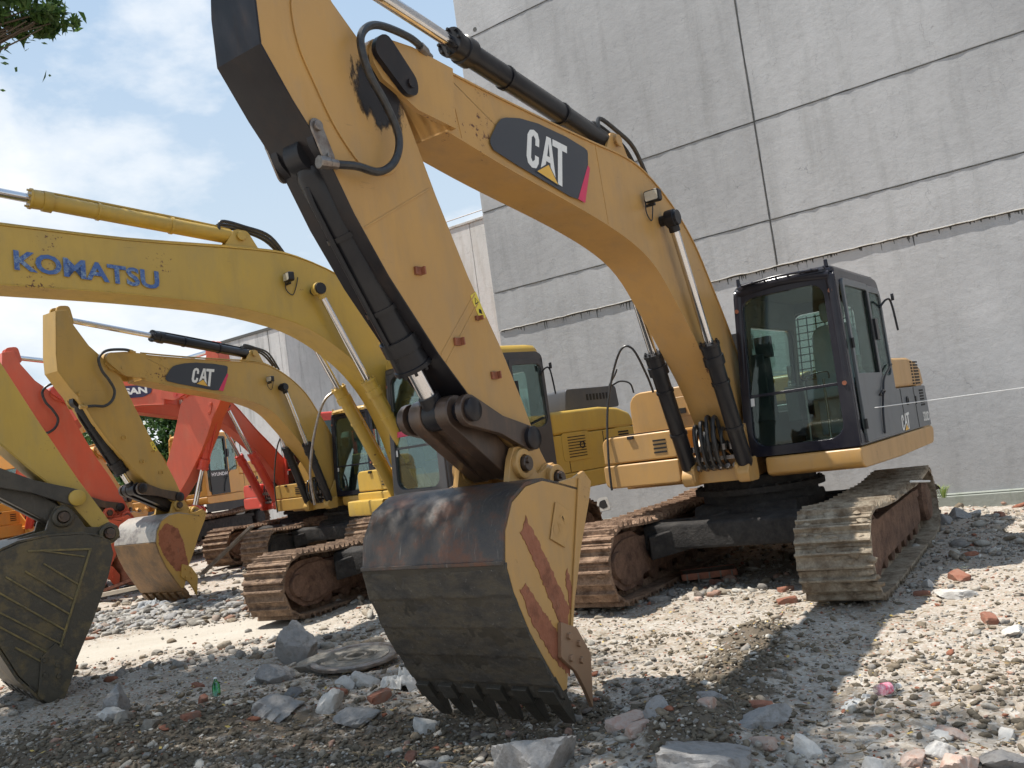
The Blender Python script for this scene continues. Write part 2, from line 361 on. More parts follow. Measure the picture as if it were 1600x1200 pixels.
def rrect(a0, a1, b0, b1, r, k=5):
    """rounded rectangle loop; r = one radius or four (bl, br, tr, tl)"""
    if not isinstance(r, (tuple, list)): r = (r,) * 4
    out = []
    for (cx, cy, rr, s) in ((a0 + r[0], b0 + r[0], r[0], PI), (a1 - r[1], b0 + r[1], r[1], 1.5 * PI), (a1 - r[2], b1 - r[2], r[2], 0), (a0 + r[3], b1 - r[3], r[3], .5 * PI)):
        for i in range(k): t = s + .5 * PI * i / (k - 1); out.append((cx + rr * math.cos(t), cy + rr * math.sin(t)))
    return out
def rpoly(pts, r, k=4):
    """round the corners of a 2D polygon"""
    out = []; n = len(pts)
    for i in range(n):
        p = Vector(pts[i]); a = Vector(pts[i - 1]); b = Vector(pts[(i + 1) % n]); da = a - p; db = b - p
        q = min(r, da.length * .45, db.length * .45); s = p + da.normalized() * q; e = p + db.normalized() * q
        for j in range(k): t = j / (k - 1); out.append(tuple((1 - t) ** 2 * s + 2 * t * (1 - t) * p + t * t * e))
    return out
def empty(name, loc, rz=0, s=1):
    o = bpy.data.objects.new(name, None); col.objects.link(o); o.location = loc; o.rotation_euler = (0, 0, rz); o.scale = (s, s, s); o.empty_display_size = .3
    return o
def tag(o, label=None, cat=None, group=None, kind=None):
    if label: o['label'] = label
    if cat: o['category'] = cat
    if group: o['group'] = group
    if kind: o['kind'] = kind
    return o

# ------------------------------------------------------------------ lettering
def lettering(name, txt, quad, normal, mat, parent, off=.03, out=.004, cond=None):
    """txt mapped onto the parallelogram quad = (bottom-left, bottom-right, top-left)"""
    cu = bpy.data.curves.new('lettering_curve', 'FONT'); cu.body = txt; cu.size = 1; cu.offset = off; cu.fill_mode = 'FRONT'; cu.resolution_u = 3
    tmp = bpy.data.objects.new('lettering_tmp', cu); col.objects.link(tmp)
    dg = bpy.context.evaluated_depsgraph_get(); me = bpy.data.meshes.new_from_object(tmp.evaluated_get(dg)); bpy.data.objects.remove(tmp); bpy.data.curves.remove(cu)
    xs = [v.co.x for v in me.vertices]; ys = [v.co.y for v in me.vertices]; x0, x1, y0, y1 = min(xs), max(xs), min(ys), max(ys)
    o, a, b = (Vector(q) for q in quad); n = Vector(normal).normalized() * out
    for v in me.vertices:
        u = (v.co.x - x0) / (x1 - x0); w = (v.co.y - y0) / (y1 - y0); v.co = o + (a - o) * u + (b - o) * w + n
    me.materials.clear(); me.materials.append(mat)
    ob = bpy.data.objects.new(name, me); col.objects.link(ob); ob.parent = parent
    return ob
def cat_logo(parent, q, y, mt=None):
    """white three-letter word with a yellow triangle: q = (x,z) corners tl,tr,br,bl of the word"""
    tl, tr, br, bl = [Vector(p) for p in q]
    def F(u, v): return tl * (1 - u) * v + tr * u * v + br * u * (1 - v) + bl * (1 - u) * (1 - v)
    C = [(.30, .62), (.30, .80), (.26, .95), (.16, 1.0), (.07, .95), (.02, .80), (.02, .22), (.06, .06), (.15, 0), (.25, .05), (.30, .2), (.30, .36), (.21, .36), (.21, .24), (.16, .16), (.12, .24), (.12, .78), (.16, .85), (.21, .78), (.21, .62)]
    A = [(.33, 0), (.47, 1), (.58, 1), (.72, 0), (.62, 0), (.575, .38), (.475, .38), (.43, 0)]
    A2 = [(.495, .52), (.555, .52), (.525, .82)]
    T = [(.62, 1), (1, 1), (1, .84), (.87, .84), (.87, 0), (.76, 0), (.76, .84), (.62, .84)]
    s = 1 if y > 0 else -1
    m = MB()
    for k, P in enumerate((C, A, T)):
        pts = [F(*p) for p in P]; m.slab([tuple(p) for p in pts], lambda a, b, c, k=k: (a, y + s * (.003 + .0012 * k + c), b), .0008)
    m.build('lettering', M['white'], parent)
    m = MB(); m.slab([tuple(F(*p)) for p in A2], lambda a, b, c: (a, y + s * (.0056 + c), b), .0008)
    m.slab([tuple(F(*p)) for p in ((.22, -.04), (.80, -.04), (.525, .36))], lambda a, b, c: (a, y + s * (.0066 + c), b), .0006)
    m.build('emblem_outline', M['decal'], parent)
    m = MB(); m.slab([tuple(F(*p)) for p in ((.26, -.02), (.76, -.02), (.525, .31))], lambda a, b, c: (a, y + s * (.0082 + c), b), .0006)
    m.build('emblem_triangle', M['tri'], parent)

# ------------------------------------------------------------------ crawler tracks
def track_path(L_=1.80, rf=.37, zf=.41, rr=.37, zr=.40):
    P = []
    def arc(cx, cz, r, a0, a1, n):
        for i in range(n + 1): a = a0 + (a1 - a0) * i / n; P.append((cx + r * math.cos(a), cz + r * math.sin(a)))
    P.append((-L_ + .28, .045)); P.append((L_ - .30, .045))
    arc(L_, zf, rf, R(-62), R(92), 14)
    n = 6
    for i in range(1, n): t = i / n; P.append((L_ - 2 * L_ * t, zf + rf + (zr - zf) * t - .055 * math.sin(PI * t) - .02 * abs(math.sin(2 * PI * t))))
    arc(-L_, zr, rr, R(88), R(242), 14)
    return P
def track_belt(mb, yc, w, n=46, L_=1.80, seed=0, mudlumps=0, mi=0):
    P = track_path(L_); seg = [math.dist(P[i], P[(i + 1) % len(P)]) for i in range(len(P))]; tot = sum(seg); rnd = random.Random(seed)
    def at(s):
        s %= tot; i = 0
        while s > seg[i]: s -= seg[i]; i += 1
        a = P[i]; b = P[(i + 1) % len(P)]; t = s / seg[i]; return a[0] + (b[0] - a[0]) * t, a[1] + (b[1] - a[1]) * t
    pitch = tot / n
    for k in range(n):
        s = k * pitch + seed * .03; a = at(s - pitch * .5); b = at(s + pitch * .5)
        c = Vector(((a[0] + b[0]) / 2, (a[1] + b[1]) / 2)); d = (Vector(b) - Vector(a)).normalized(); nn = Vector((d.y, -d.x))
        j = rnd.uniform(-.004, .004)
        def Q(t, h, y): p = c + d * t + nn * h; return (p.x, yc + y + j, p.y)
        hw = w / 2; hp = pitch * .5
        # plate with turned-down edge and three grousers
        prof = [(-hp, .0), (-hp, .012), (-hp * .80, .016), (-hp * .72, .062), (-hp * .56, .062), (-hp * .46, .016), (-.012, .012), (-.006, .022), (.008, .022), (.014, .012), (hp * .20, .013), (hp * .30, .050), (hp * .46, .050), (hp * .84, .010), (hp * 1.02, .004), (hp * 1.02, -.010), (-hp, -.010)]
        m_ = len(prof); vs = [Q(t, h, -hw) for t, h in prof] + [Q(t, h, hw) for t, h in prof]
        mb.add(vs, [tuple(range(m_)), tuple(range(2 * m_ - 1, m_ - 1, -1))] + [(i, i + m_, (i + 1) % m_ + m_, (i + 1) % m_) for i in range(m_)], mi)
        _ = 0
        # bolts / mud holes near the middle
        for yy in (-.085, .085):
            for tt in (-.045, .045): mb.add([Q(tt - .012, .013, yy - .012), Q(tt + .012, .013, yy - .012), Q(tt + .012, .013, yy + .012), Q(tt - .012, .013, yy + .012), Q(tt - .008, .024, yy - .008), Q(tt + .008, .024, yy - .008), Q(tt + .008, .024, yy + .008), Q(tt - .008, .024, yy + .008)], [(4, 5, 6, 7), (0, 1, 5, 4), (1, 2, 6, 5), (2, 3, 7, 6), (3, 0, 4, 7)], mi)
        for q in range(mudlumps):
            r = rnd.uniform(.012, .042); t0 = rnd.uniform(-hp, hp); y0 = rnd.uniform(-hw, hw); vs = []; nr = 6
            for ring_, rh in ((1.0, .005), (.72, .6), (.0, 1.)):
                for i in range(nr): a_ = 2 * PI * i / nr + q; e = r * ring_ * rnd.uniform(.75, 1.3); vs.append(Q(t0 + e * math.cos(a_), .018 + rh * r * .75, y0 + e * 1.5 * math.sin(a_)))
            mb.add(vs, [(i, (i + 1) % nr, nr + (i + 1) % nr, nr + i) for i in range(nr)] + [(nr + i, nr + (i + 1) % nr, 2 * nr + (i + 1) % nr, 2 * nr + i) for i in range(nr)], mi)
        # chain links below the shoe
        for yy in (-.09, .09): mb.add([Q(-hp * .95, -.010, yy - .018), Q(hp * .95, -.010, yy - .018), Q(hp * .95, -.010, yy + .018), Q(-hp * .95, -.010, yy + .018), Q(-hp * .7, -.075, yy - .018), Q(hp * .7, -.075, yy - .018), Q(hp * .7, -.075, yy + .018), Q(-hp * .7, -.075, yy + .018)], [(0, 1, 5, 4), (1, 2, 6, 5), (2, 3, 7, 6), (3, 0, 4, 7), (4, 5, 6, 7)], mi)
def crawler(root, yc, w, mats, seed, rot, mudlumps=0, L_=1.80, wlen=.20, n=46, label=None):
    belt = MB(); track_belt(belt, yc, w, seed=seed, mudlumps=mudlumps, L_=L_, n=n)
    tr = belt.build('crawler_track', mats[0], root, ang=40); tr.rotation_euler.z = rot
    if label: tr['label'] = label
    f = MB()
    prof = [(-1.38, .30), (-1.30, .22), (1.18, .22), (1.42, .12), (1.72, .13), (1.98, .30), (2.04, .45), (1.96, .62), (1.74, .70), (1.36, .70), (1.16, .60), (-1.2, .60), (-1.38, .50)]
    prof = [(x * L_ / 1.8, z) for x, z in prof]
    for sy in (-1, 1):
        f.prism(rpoly(prof, .07), yc + sy * (wlen - .025), yc + sy * wlen)
        # raised cover plate on the recoil end
        f.prism(rpoly([(1.22, .24), (1.45, .18), (1.70, .18), (1.90, .33), (1.94, .46), (1.84, .58), (1.64, .64), (1.24, .64)], .09), yc + sy * (wlen + .002), yc + sy * (wlen + .018))
    f.bx(-1.3 * L_ / 1.8, 1.15 * L_ / 1.8, yc - wlen + .03, yc + wlen - .03, .30, .585)
    f.prism([(-1.2, .585), (-1.2, .50), (-1.5, .50), (-1.5, .585)], yc - wlen, yc + wlen)
    f.build('track_frame', mats[1], tr, bev=.008)
    for cx, nm, r in ((L_, 'idler_wheel', .33), (-L_, 'drive_sprocket', .34)):
        g = MB(); g.steps((cx, yc - .07, .41), (cx, yc + .07, .41), [(0, .0), (0, r * .8), (.01, r * .93), (.03, r), (.11, r), (.13, r * .93), (.14, r * .8), (.14, 0)], 28)
        g.steps((cx, yc - .24, .41), (cx, yc + .24, .41), [(0, 0), (0, .13), (.05, .15), (.43, .15), (.48, .13), (.48, 0)], 20)
        if nm == 'drive_sprocket':
            for i in range(21): a = 2 * PI * i / 21; g.box((cx + .355 * math.cos(a), yc, .41 + .355 * math.sin(a)), (.05, .06, .045), rot=Matrix.Rotation(-a, 3, 'Y'))
            g.steps((cx, yc - .26, .41), (cx, yc + .26, .41), [(0, 0), (0, .2), (.04, .24), (.48, .24), (.52, .2), (.52, 0)], 24)
        g.build(nm, mats[1], tr, ang=40)
    for i in range(7):
        g = MB(); x = -1.25 + i * 2.45 / 6; x *= L_ / 1.8
        g.steps((x, yc - .16, .19), (x, yc + .16, .19), [(0, 0), (0, .07), (.01, .10), (.05, .10), (.06, .075), (.26, .075), (.27, .10), (.31, .10), (.32, .07), (.32, 0)], 16); g.build('track_roller', mats[1], tr, ang=40)
    for x in (-.65, .55):
        g = MB(); g.steps((x, yc - .1, .66), (x, yc + .1, .66), [(0, 0), (0, .06), (.2, .06), (.2, 0)], 14); g.bx(x - .05, x + .05, yc - .05, yc + .05, .57, .64); g.build('carrier_roller', mats[1], tr, ang=40)
    return tr
def undercarriage(root, mats, rot, g=1.19):
    m = MB()
    m.prism(rpoly([(-.62, .44), (.62, .44), (.72, .60), (.62, .80), (-.62, .80), (-.72, .60)], .05), -.55, .55)
    def leg(x0, y0, x1, y1, w, z0a, z1a, z0b, z1b):
        d = Vector((x1 - x0, y1 - y0)).normalized(); n = Vector((-d.y, d.x)) * w / 2
        vs = [(x0 + n.x, y0 + n.y, z0a), (x0 - n.x, y0 - n.y, z0a), (x0 - n.x, y0 - n.y, z1a), (x0 + n.x, y0 + n.y, z1a), (x1 + n.x, y1 + n.y, z0b), (x1 - n.x, y1 - n.y, z0b), (x1 - n.x, y1 - n.y, z1b), (x1 + n.x, y1 + n.y, z1b)]
        m.add(vs, [(0, 1, 2, 3), (7, 6, 5, 4), (0, 4, 5, 1), (1, 5, 6, 2), (2, 6, 7, 3), (3, 7, 4, 0)])
    for sx in (-1, 1):
        for sy in (-1, 1): leg(sx * .60, sy * .20, sx * 1.02, sy * (g - .22), .36, .48, .76, .34, .58)
        m.prism(rpoly([(sx * .78, .40), (sx * 1.06, .42), (sx * 1.06, .68), (sx * .78, .72)], .03), -g + .2, g - .2)
    o = m.build('undercarriage_frame', mats, root, bev=.015); o.rotation_euler.z = rot
    s = MB(); s.steps((0, 0, .78), (0, 0, 1.07), [(0, 0), (0, .62), (.10, .62), (.11, .70), (.17, .70), (.18, .60), (.29, .60), (.29, 0)], 40)
    for i in range(30): a = 2 * PI * i / 30; s.cyl((.66 * math.cos(a), .66 * math.sin(a), .95), (.66 * math.cos(a), .66 * math.sin(a), .975), .018, n=6)
    s.build('swing_ring', mats, root, ang=40)
# ------------------------------------------------------------------ arm parts (all in machine coordinates: x forward, y left, z up)
def boom(root, top, bot, mats, w=.19, tipfork=None, seams=(), name='boom', pin_r=.13):
    m = MB()
    prof = top + bot[::-1]
    m.prism(prof, -w, w, 0)
    # cover plates standing proud of the side plates
    m.ribbon(top, -w - .012, w + .012, .014, 0)
    m.ribbon(bot, -w - .012, w + .012, -.014, 0)
    for (a, b) in seams:
        d = (Vector(b) - Vector(a)).normalized(); n = Vector((-d.y, d.x)) * .006
        m.prism([(a[0] - n.x, a[1] - n.y), (a[0] + n.x, a[1] + n.y), (b[0] + n.x, b[1] + n.y), (b[0] - n.x, b[1] - n.y)], -w - .004, w + .004, 0)
    if tipfork:
        px, pz, ang, ln, hw = tipfork
        c, s_ = math.cos(ang), math.sin(ang)
        pts = [(-ln, -hw), (-ln * .4, -hw * 1.02), (-.05, -.16), (.06, -.135), (.135, -.06), (.145, .02), (.11, .105), (.03, .15), (-ln * .35, hw * .92), (-ln, hw)]
        pts = [(px + c * x - s_ * z, pz + s_ * x + c * z) for x, z in pts]
        for sy in (-1, 1): m.prism(pts, sy * (w + .001), sy * (w + .036), 0)
    return m.build(name, mats, root, bev=.006)
def pin(m, x, z, hy, r=.075, cap=.10, t=.03, mi=0):
    m.steps((x, -hy, z), (x, hy, z), [(0, 0), (0, cap * .9), (.006, cap), (t, cap), (t + .002, r), (2 * hy - t - .002, r), (2 * hy - t, cap), (2 * hy - .006, cap), (2 * hy, cap * .9), (2 * hy, 0)], 20, mi)
def cylinder(root, name, a, b, frac, rb, rr, mats, eye=.10, rodmat=None, eyew=.09, collar=1.25, rodeye=None):
    """hydraulic ram: barrel from a, rod to b; frac = share of the length taken by the barrel"""
    a = Vector(a); b = Vector(b); L_ = (b - a).length; lb = L_ * frac
    m = MB(); m.steps(a, b, [(eye * .6, 0), (eye * .6, rb * .8), (eye * 1.1, rb), (lb - .22, rb), (lb - .22, rb * collar), (lb - .13, rb * collar), (lb - .125, rb * 1.1), (lb - .03, rb * 1.15), (lb - .025, rb * collar), (lb, rb * collar), (lb, 0)], 22)
    m.cyl(a + Vector((0, -eyew / 2, 0)), a + Vector((0, eyew / 2, 0)), eye)
    for k in range(8):
        d = (b - a).normalized(); u = d.orthogonal().normalized(); v = d.cross(u); p = a + d * (lb + .004) + (u * math.cos(PI * k / 4) + v * math.sin(PI * k / 4)) * rb * 1.02
        m.cyl(p, p + d * .02, .012, n=6)
    # oil line clamped along the barrel
    d = (b - a).normalized(); u = Vector((0, 1, 0)); s = d.cross(u).normalized()
    q0 = a + d * .25 + s * rb * 1.15; q1 = a + d * (lb - .2) + s * rb * 1.15
    m.tube([a + d * .18 + s * rb * .6, q0, q1, a + d * (lb - .1) + s * rb * .8], .016, 6, sub=3)
    for t in (.35, .7): c = a + d * (lb * t); m.steps(c - d * .015, c + d * .015, [(0, 0), (0, rb * 1.12), (.03, rb * 1.12), (.03, 0)], 18)
    o = m.build(name, mats, root, ang=40)
    g = MB(); g.steps(a, b, [(lb - .01, 0), (lb - .01, rr), (L_ - (rodeye or eye) * .9, rr), (L_ - (rodeye or eye) * .9, 0)], 20)
    g.build('rod', rodmat or M['chrome'], o, ang=40)
    e = MB(); e.cyl(b + Vector((0, -eyew / 2, 0)), b + Vector((0, eyew / 2, 0)), rodeye or eye); e.cyl(b - d * (rodeye or eye) * 1.5, b - d * (rodeye or eye) * .5, rr * 1.25)
    e.build('rod_eye', mats, o, ang=40, bev=.006)
    return o
def stick(root, prof, mats, w=.18, front=None, pinp=None, tip=None, topeye=None):
    m = MB(); m.prism(prof, -w, w, 0)
    if front:      # front cover plate, proud
        m.ribbon(front, -w - .004, w + .004, -.012, 1 if len(mats) > 1 else 0)
    if tip: m.cyl((tip[0], -w - .02, tip[1]), (tip[0], w + .02, tip[1]), .115, n=24)
    if pinp: m.cyl((pinp[0], -w - .010, pinp[1]), (pinp[0], w + .010, pinp[1]), .16, n=26)
    if topeye:
        for sy in (-1, 1): m.prism(rpoly([(topeye[0] - .16, topeye[1] - .22), (topeye[0] + .15, topeye[1] - .26), (topeye[0] + .12, topeye[1] + .07), (topeye[0] - .1, topeye[1] + .09)], .07), sy * .07, sy * .11)
    return m.build('stick', mats, root, bev=.007)
def bucket(root, side, seam, hinge, link, mats, b=.56, lip=None, teeth=5, tip=None, tooth_mat=None, ears=True, cutter=None, wear=None, ribs=None):
    """side = side-plate profile, seam = shell profile from the hinge over the back to the lip"""
    m = MB()
    k = len(seam) // 2
    m.ribbon(seam[:k + 1], -b, b, -.022, 1)
    m.ribbon(seam[k:], -b, b, -.026, 2)
    for sy in (-1, 1):
        m.prism(side, sy * (b - .028), sy * b, 0)
    bo = m.build('bucket', mats, root, bev=.004)
    def rb(x0, z0, x1, z1, w_, y, t, nm='rib', mt=None):
        d = Vector((x1 - x0, z1 - z0)).normalized(); n = Vector((-d.y, d.x)) * w_ / 2; q = MB(); s = 1 if y > 0 else -1
        q.prism([(x0 - n.x, z0 - n.y), (x1 - n.x, z1 - n.y), (x1 + n.x, z1 + n.y), (x0 + n.x, z0 + n.y)], y, y + s * t); return q.build(nm, mt or mats[0], bo, bev=.003)
    if ears:
        e = MB()
        for sy in (-1, 1):
            for yy in (.19,):
                hx, hz = hinge; lx, lz = link
                pts = [(hx - .11, hz - .06), (hx - .10, hz + .06), (hx - .02, hz + .115), (hx + .08, hz + .08), ((hx + lx) / 2, (hz + lz) / 2 - .015), (lx - .10, lz + .05), (lx - .03, lz + .12), (lx + .05, lz + .115), (lx + .11, lz + .03), (lx + .16, lz - .10), (lx + .40, lz - .14), (lx + .55, lz - .22), (lx + .3, lz - .20), (hx + .1, hz - .12)]
                e.prism(pts, sy * yy, sy * (yy + .045))
                for (qx, qz) in (hinge, link): e.steps((qx, sy * (yy - .01), qz), (qx, sy * (yy + .085), qz), [(0, 0), (0, .10), (.09, .10), (.095, .09), (.095, .06), (.07, .058), (.07, 0)], 24)
        e.build('hinge_ear', mats[0], bo, bev=.005)
        p = MB()
        for (qx, qz) in (hinge, link): pin(p, qx, qz, .305, .05, .052, .03); p.cyl((qx + .02, .30, qz + .02), (qx + .02, .325, qz + .02), .022, n=6)
        p.build('hinge_pin', M['grease'], bo, ang=40)
    tx, tz = tip; d = (Vector(tip) - Vector(lip)).normalized(); n = Vector((-d.y, d.x))
    # dirt caked in ledges over the lower shell, with a ragged edge
    if wear is not None and ears and b > .5 and mats[2] is M['bk1low']:
        lw = seam[k:]; d_ = [0]
        for i in range(len(lw) - 1): d_.append(d_[-1] + math.dist(lw[i], lw[i + 1]))
        NS, NY = 90, 110; S_ = np.linspace(0.0, d_[-1], NS); Yg = np.linspace(-b - .004, b + .004, NY)
        px_ = np.interp(S_, d_, [p[0] for p in lw]); pz_ = np.interp(S_, d_, [p[1] for p in lw]); tx_ = np.gradient(px_); tz_ = np.gradient(pz_); ln = np.hypot(tx_, tz_); nxx, nzz = -tz_ / ln, tx_ / ln
        SS, YY = np.meshgrid(S_, Yg, indexing='ij'); led = (SS * 4.6 + .25 * fbm(YY * 2.2, SS * 2, 4, 3)) % 1
        H = .027 + .010 * led ** 2 * (.4 + fbm(YY * 5, SS * 5, 8, 3)) + .016 * (fbm(YY * 11, SS * 13, 6, 4) - .45) + .006 * (fbm(YY * 45, SS * 40, 2, 3) - .5); H *= .35 + .65 * sstep(.0, .04, SS)
        V_ = np.stack([px_[:, None] + nxx[:, None] * H, YY, pz_[:, None] + nzz[:, None] * H], -1).reshape(-1, 3); ix = np.arange(NS * NY).reshape(NS, NY); F_ = np.stack([ix[:-1, :-1], ix[:-1, 1:], ix[1:, 1:], ix[1:, :-1]], -1).reshape(-1, 4)
        cd_ = np_mesh('caked_dirt', V_, F_, M['caked']); cd_.parent = bo; cd_.modifiers.new('thick', 'SOLIDIFY').thickness = -.02
        wb = MB(); wb.prism([(lw[0][0] - .004, lw[0][1] + .012), (lw[0][0] + .036, lw[0][1] + .012), (lw[0][0] + .036, lw[0][1] - .012), (lw[0][0] - .004, lw[0][1] - .012)], -b, b); wb.build('wear_strip_edge', mats[1], bo, bev=.004)
    cut = MB(); l0 = Vector(lip) - d * .16; cut.prism([tuple(l0 - n * .018), tuple(Vector(lip) + d * .02 - n * .012), tuple(Vector(lip) + d * .02 + n * .012), tuple(l0 + n * .022)], -b, b); cut.build('cutting_edge', tooth_mat or mats[2], bo, bev=.004)
    for i in range(teeth):
        y = -b + .07 + (2 * b - .14) * i / (teeth - 1); q = MB(); ll = Vector(lip) - d * .10; tp = Vector(tip)
        ds = [(0, .055, .056), (.11, .060, .056), (.125, .050, .046), ((tp - ll).length * .62, .048, .038), ((tp - ll).length, .040, .013)]
        vs = []
        for t, hw, hh in ds:
            c = ll + d * t
            for sy, sn in ((-1, -1), (1, -1), (1, 1), (-1, 1)): p = c + n * hh * sn; vs.append((p.x, y + hw * sy, p.y))
        fs = [(0, 1, 2, 3), (19, 18, 17, 16)] + [(a * 4 + i_, a * 4 + (i_ + 1) % 4, a * 4 + 4 + (i_ + 1) % 4, a * 4 + 4 + i_) for a in range(4) for i_ in range(4)]
        q.add(vs, fs); q.build('tooth', tooth_mat or mats[2], bo, bev=.004)
    if cutter:
        for sy in (-1, 1):
            q = MB(); q.prism(rpoly(cutter, .012, 3), sy * (b + .002), sy * (b + .030)); cx = sum(p[0] for p in cutter) / len(cutter); cz = sum(p[1] for p in cutter) / len(cutter)
            for (u, v) in ((.07, .17), (-.03, .10), (.08, .04), (-.03, .0)): q.cyl((cx + u, sy * (b + .028), cz + v), (cx + u, sy * (b + .05), cz + v), .022, n=6)
            q.build('side_cutter', M['cut'] if mats[0] is M['cat'] else mats[0], bo, bev=.003)
    if wear:
        rw = random.Random(4)
        for poly in wear:
            pp = []
            for i_ in range(len(poly)):
                a_, b2_ = poly[i_], poly[(i_ + 1) % len(poly)]; nn_ = max(2, int(math.dist(a_, b2_) / .018))
                for k_ in range(nn_): t_ = k_ / nn_; pp.append((a_[0] + (b2_[0] - a_[0]) * t_ + rw.uniform(-.009, .009), a_[1] + (b2_[1] - a_[1]) * t_ + rw.uniform(-.009, .009)))
            poly = pp
            for sy in (1,): q = MB(); q.prism(poly, sy * (b + .0015), sy * (b + .0035)); q.build('rust_patch', M['bkrust'], bo)
    if ribs:
        for (x0, z0, x1, z1, w_) in ribs: rb(x0, z0, x1, z1, w_, b + .001, .014, 'wear_rib', M['bk2rib'])
    return bo, rb
def linkage(root, sp, rp, bp, mats, w=.18):
    """side levers stick->ram eye, and the cast link ram eye->bucket"""
    m = MB()
    def bar(a, b, y0, y1, r0, r1, waist):
        a = Vector(a); b = Vector(b); d = (b - a).normalized(); n = Vector((-d.y, d.x)); pts = []
        for t in range(9): an = PI / 2 + PI * t / 8; pts.append(tuple(a + (d * math.cos(an) + n * math.sin(an)) * r0))
        mid = (a + b) / 2; pts.append(tuple(mid - n * waist))
        for t in range(9): an = -PI / 2 + PI * t / 8; pts.append(tuple(b + (d * math.cos(an) + n * math.sin(an)) * r1))
        pts.append(tuple(mid + n * waist)); m.prism(pts, y0, y1)
    for s in (-1, 1): bar(sp, rp, s * (w + .035), s * (w + .085), .085, .10, .062)
    bar_o = m.build('idler_lever', mats[0], root, bev=.006)
    m = MB()
    for s in (-1, 1): bar(rp, bp, s * .06, s * (w - .02), .11, .09, .10)
    mid = ((rp[0] + bp[0]) / 2, (rp[1] + bp[1]) / 2); bar((rp[0] * .8 + bp[0] * .2, rp[1] * .8 + bp[1] * .2), bp, -.07, .07, .06, .08, .07)
    m.build('bucket_link', mats[1], root, bev=.008)
    m = MB(); pin(m, rp[0], rp[1], w + .12, .06, .075, .03); pin(m, sp[0], sp[1], w + .12, .06, .08, .04)
    m.build('linkage_pin', mats[2], root, ang=40)

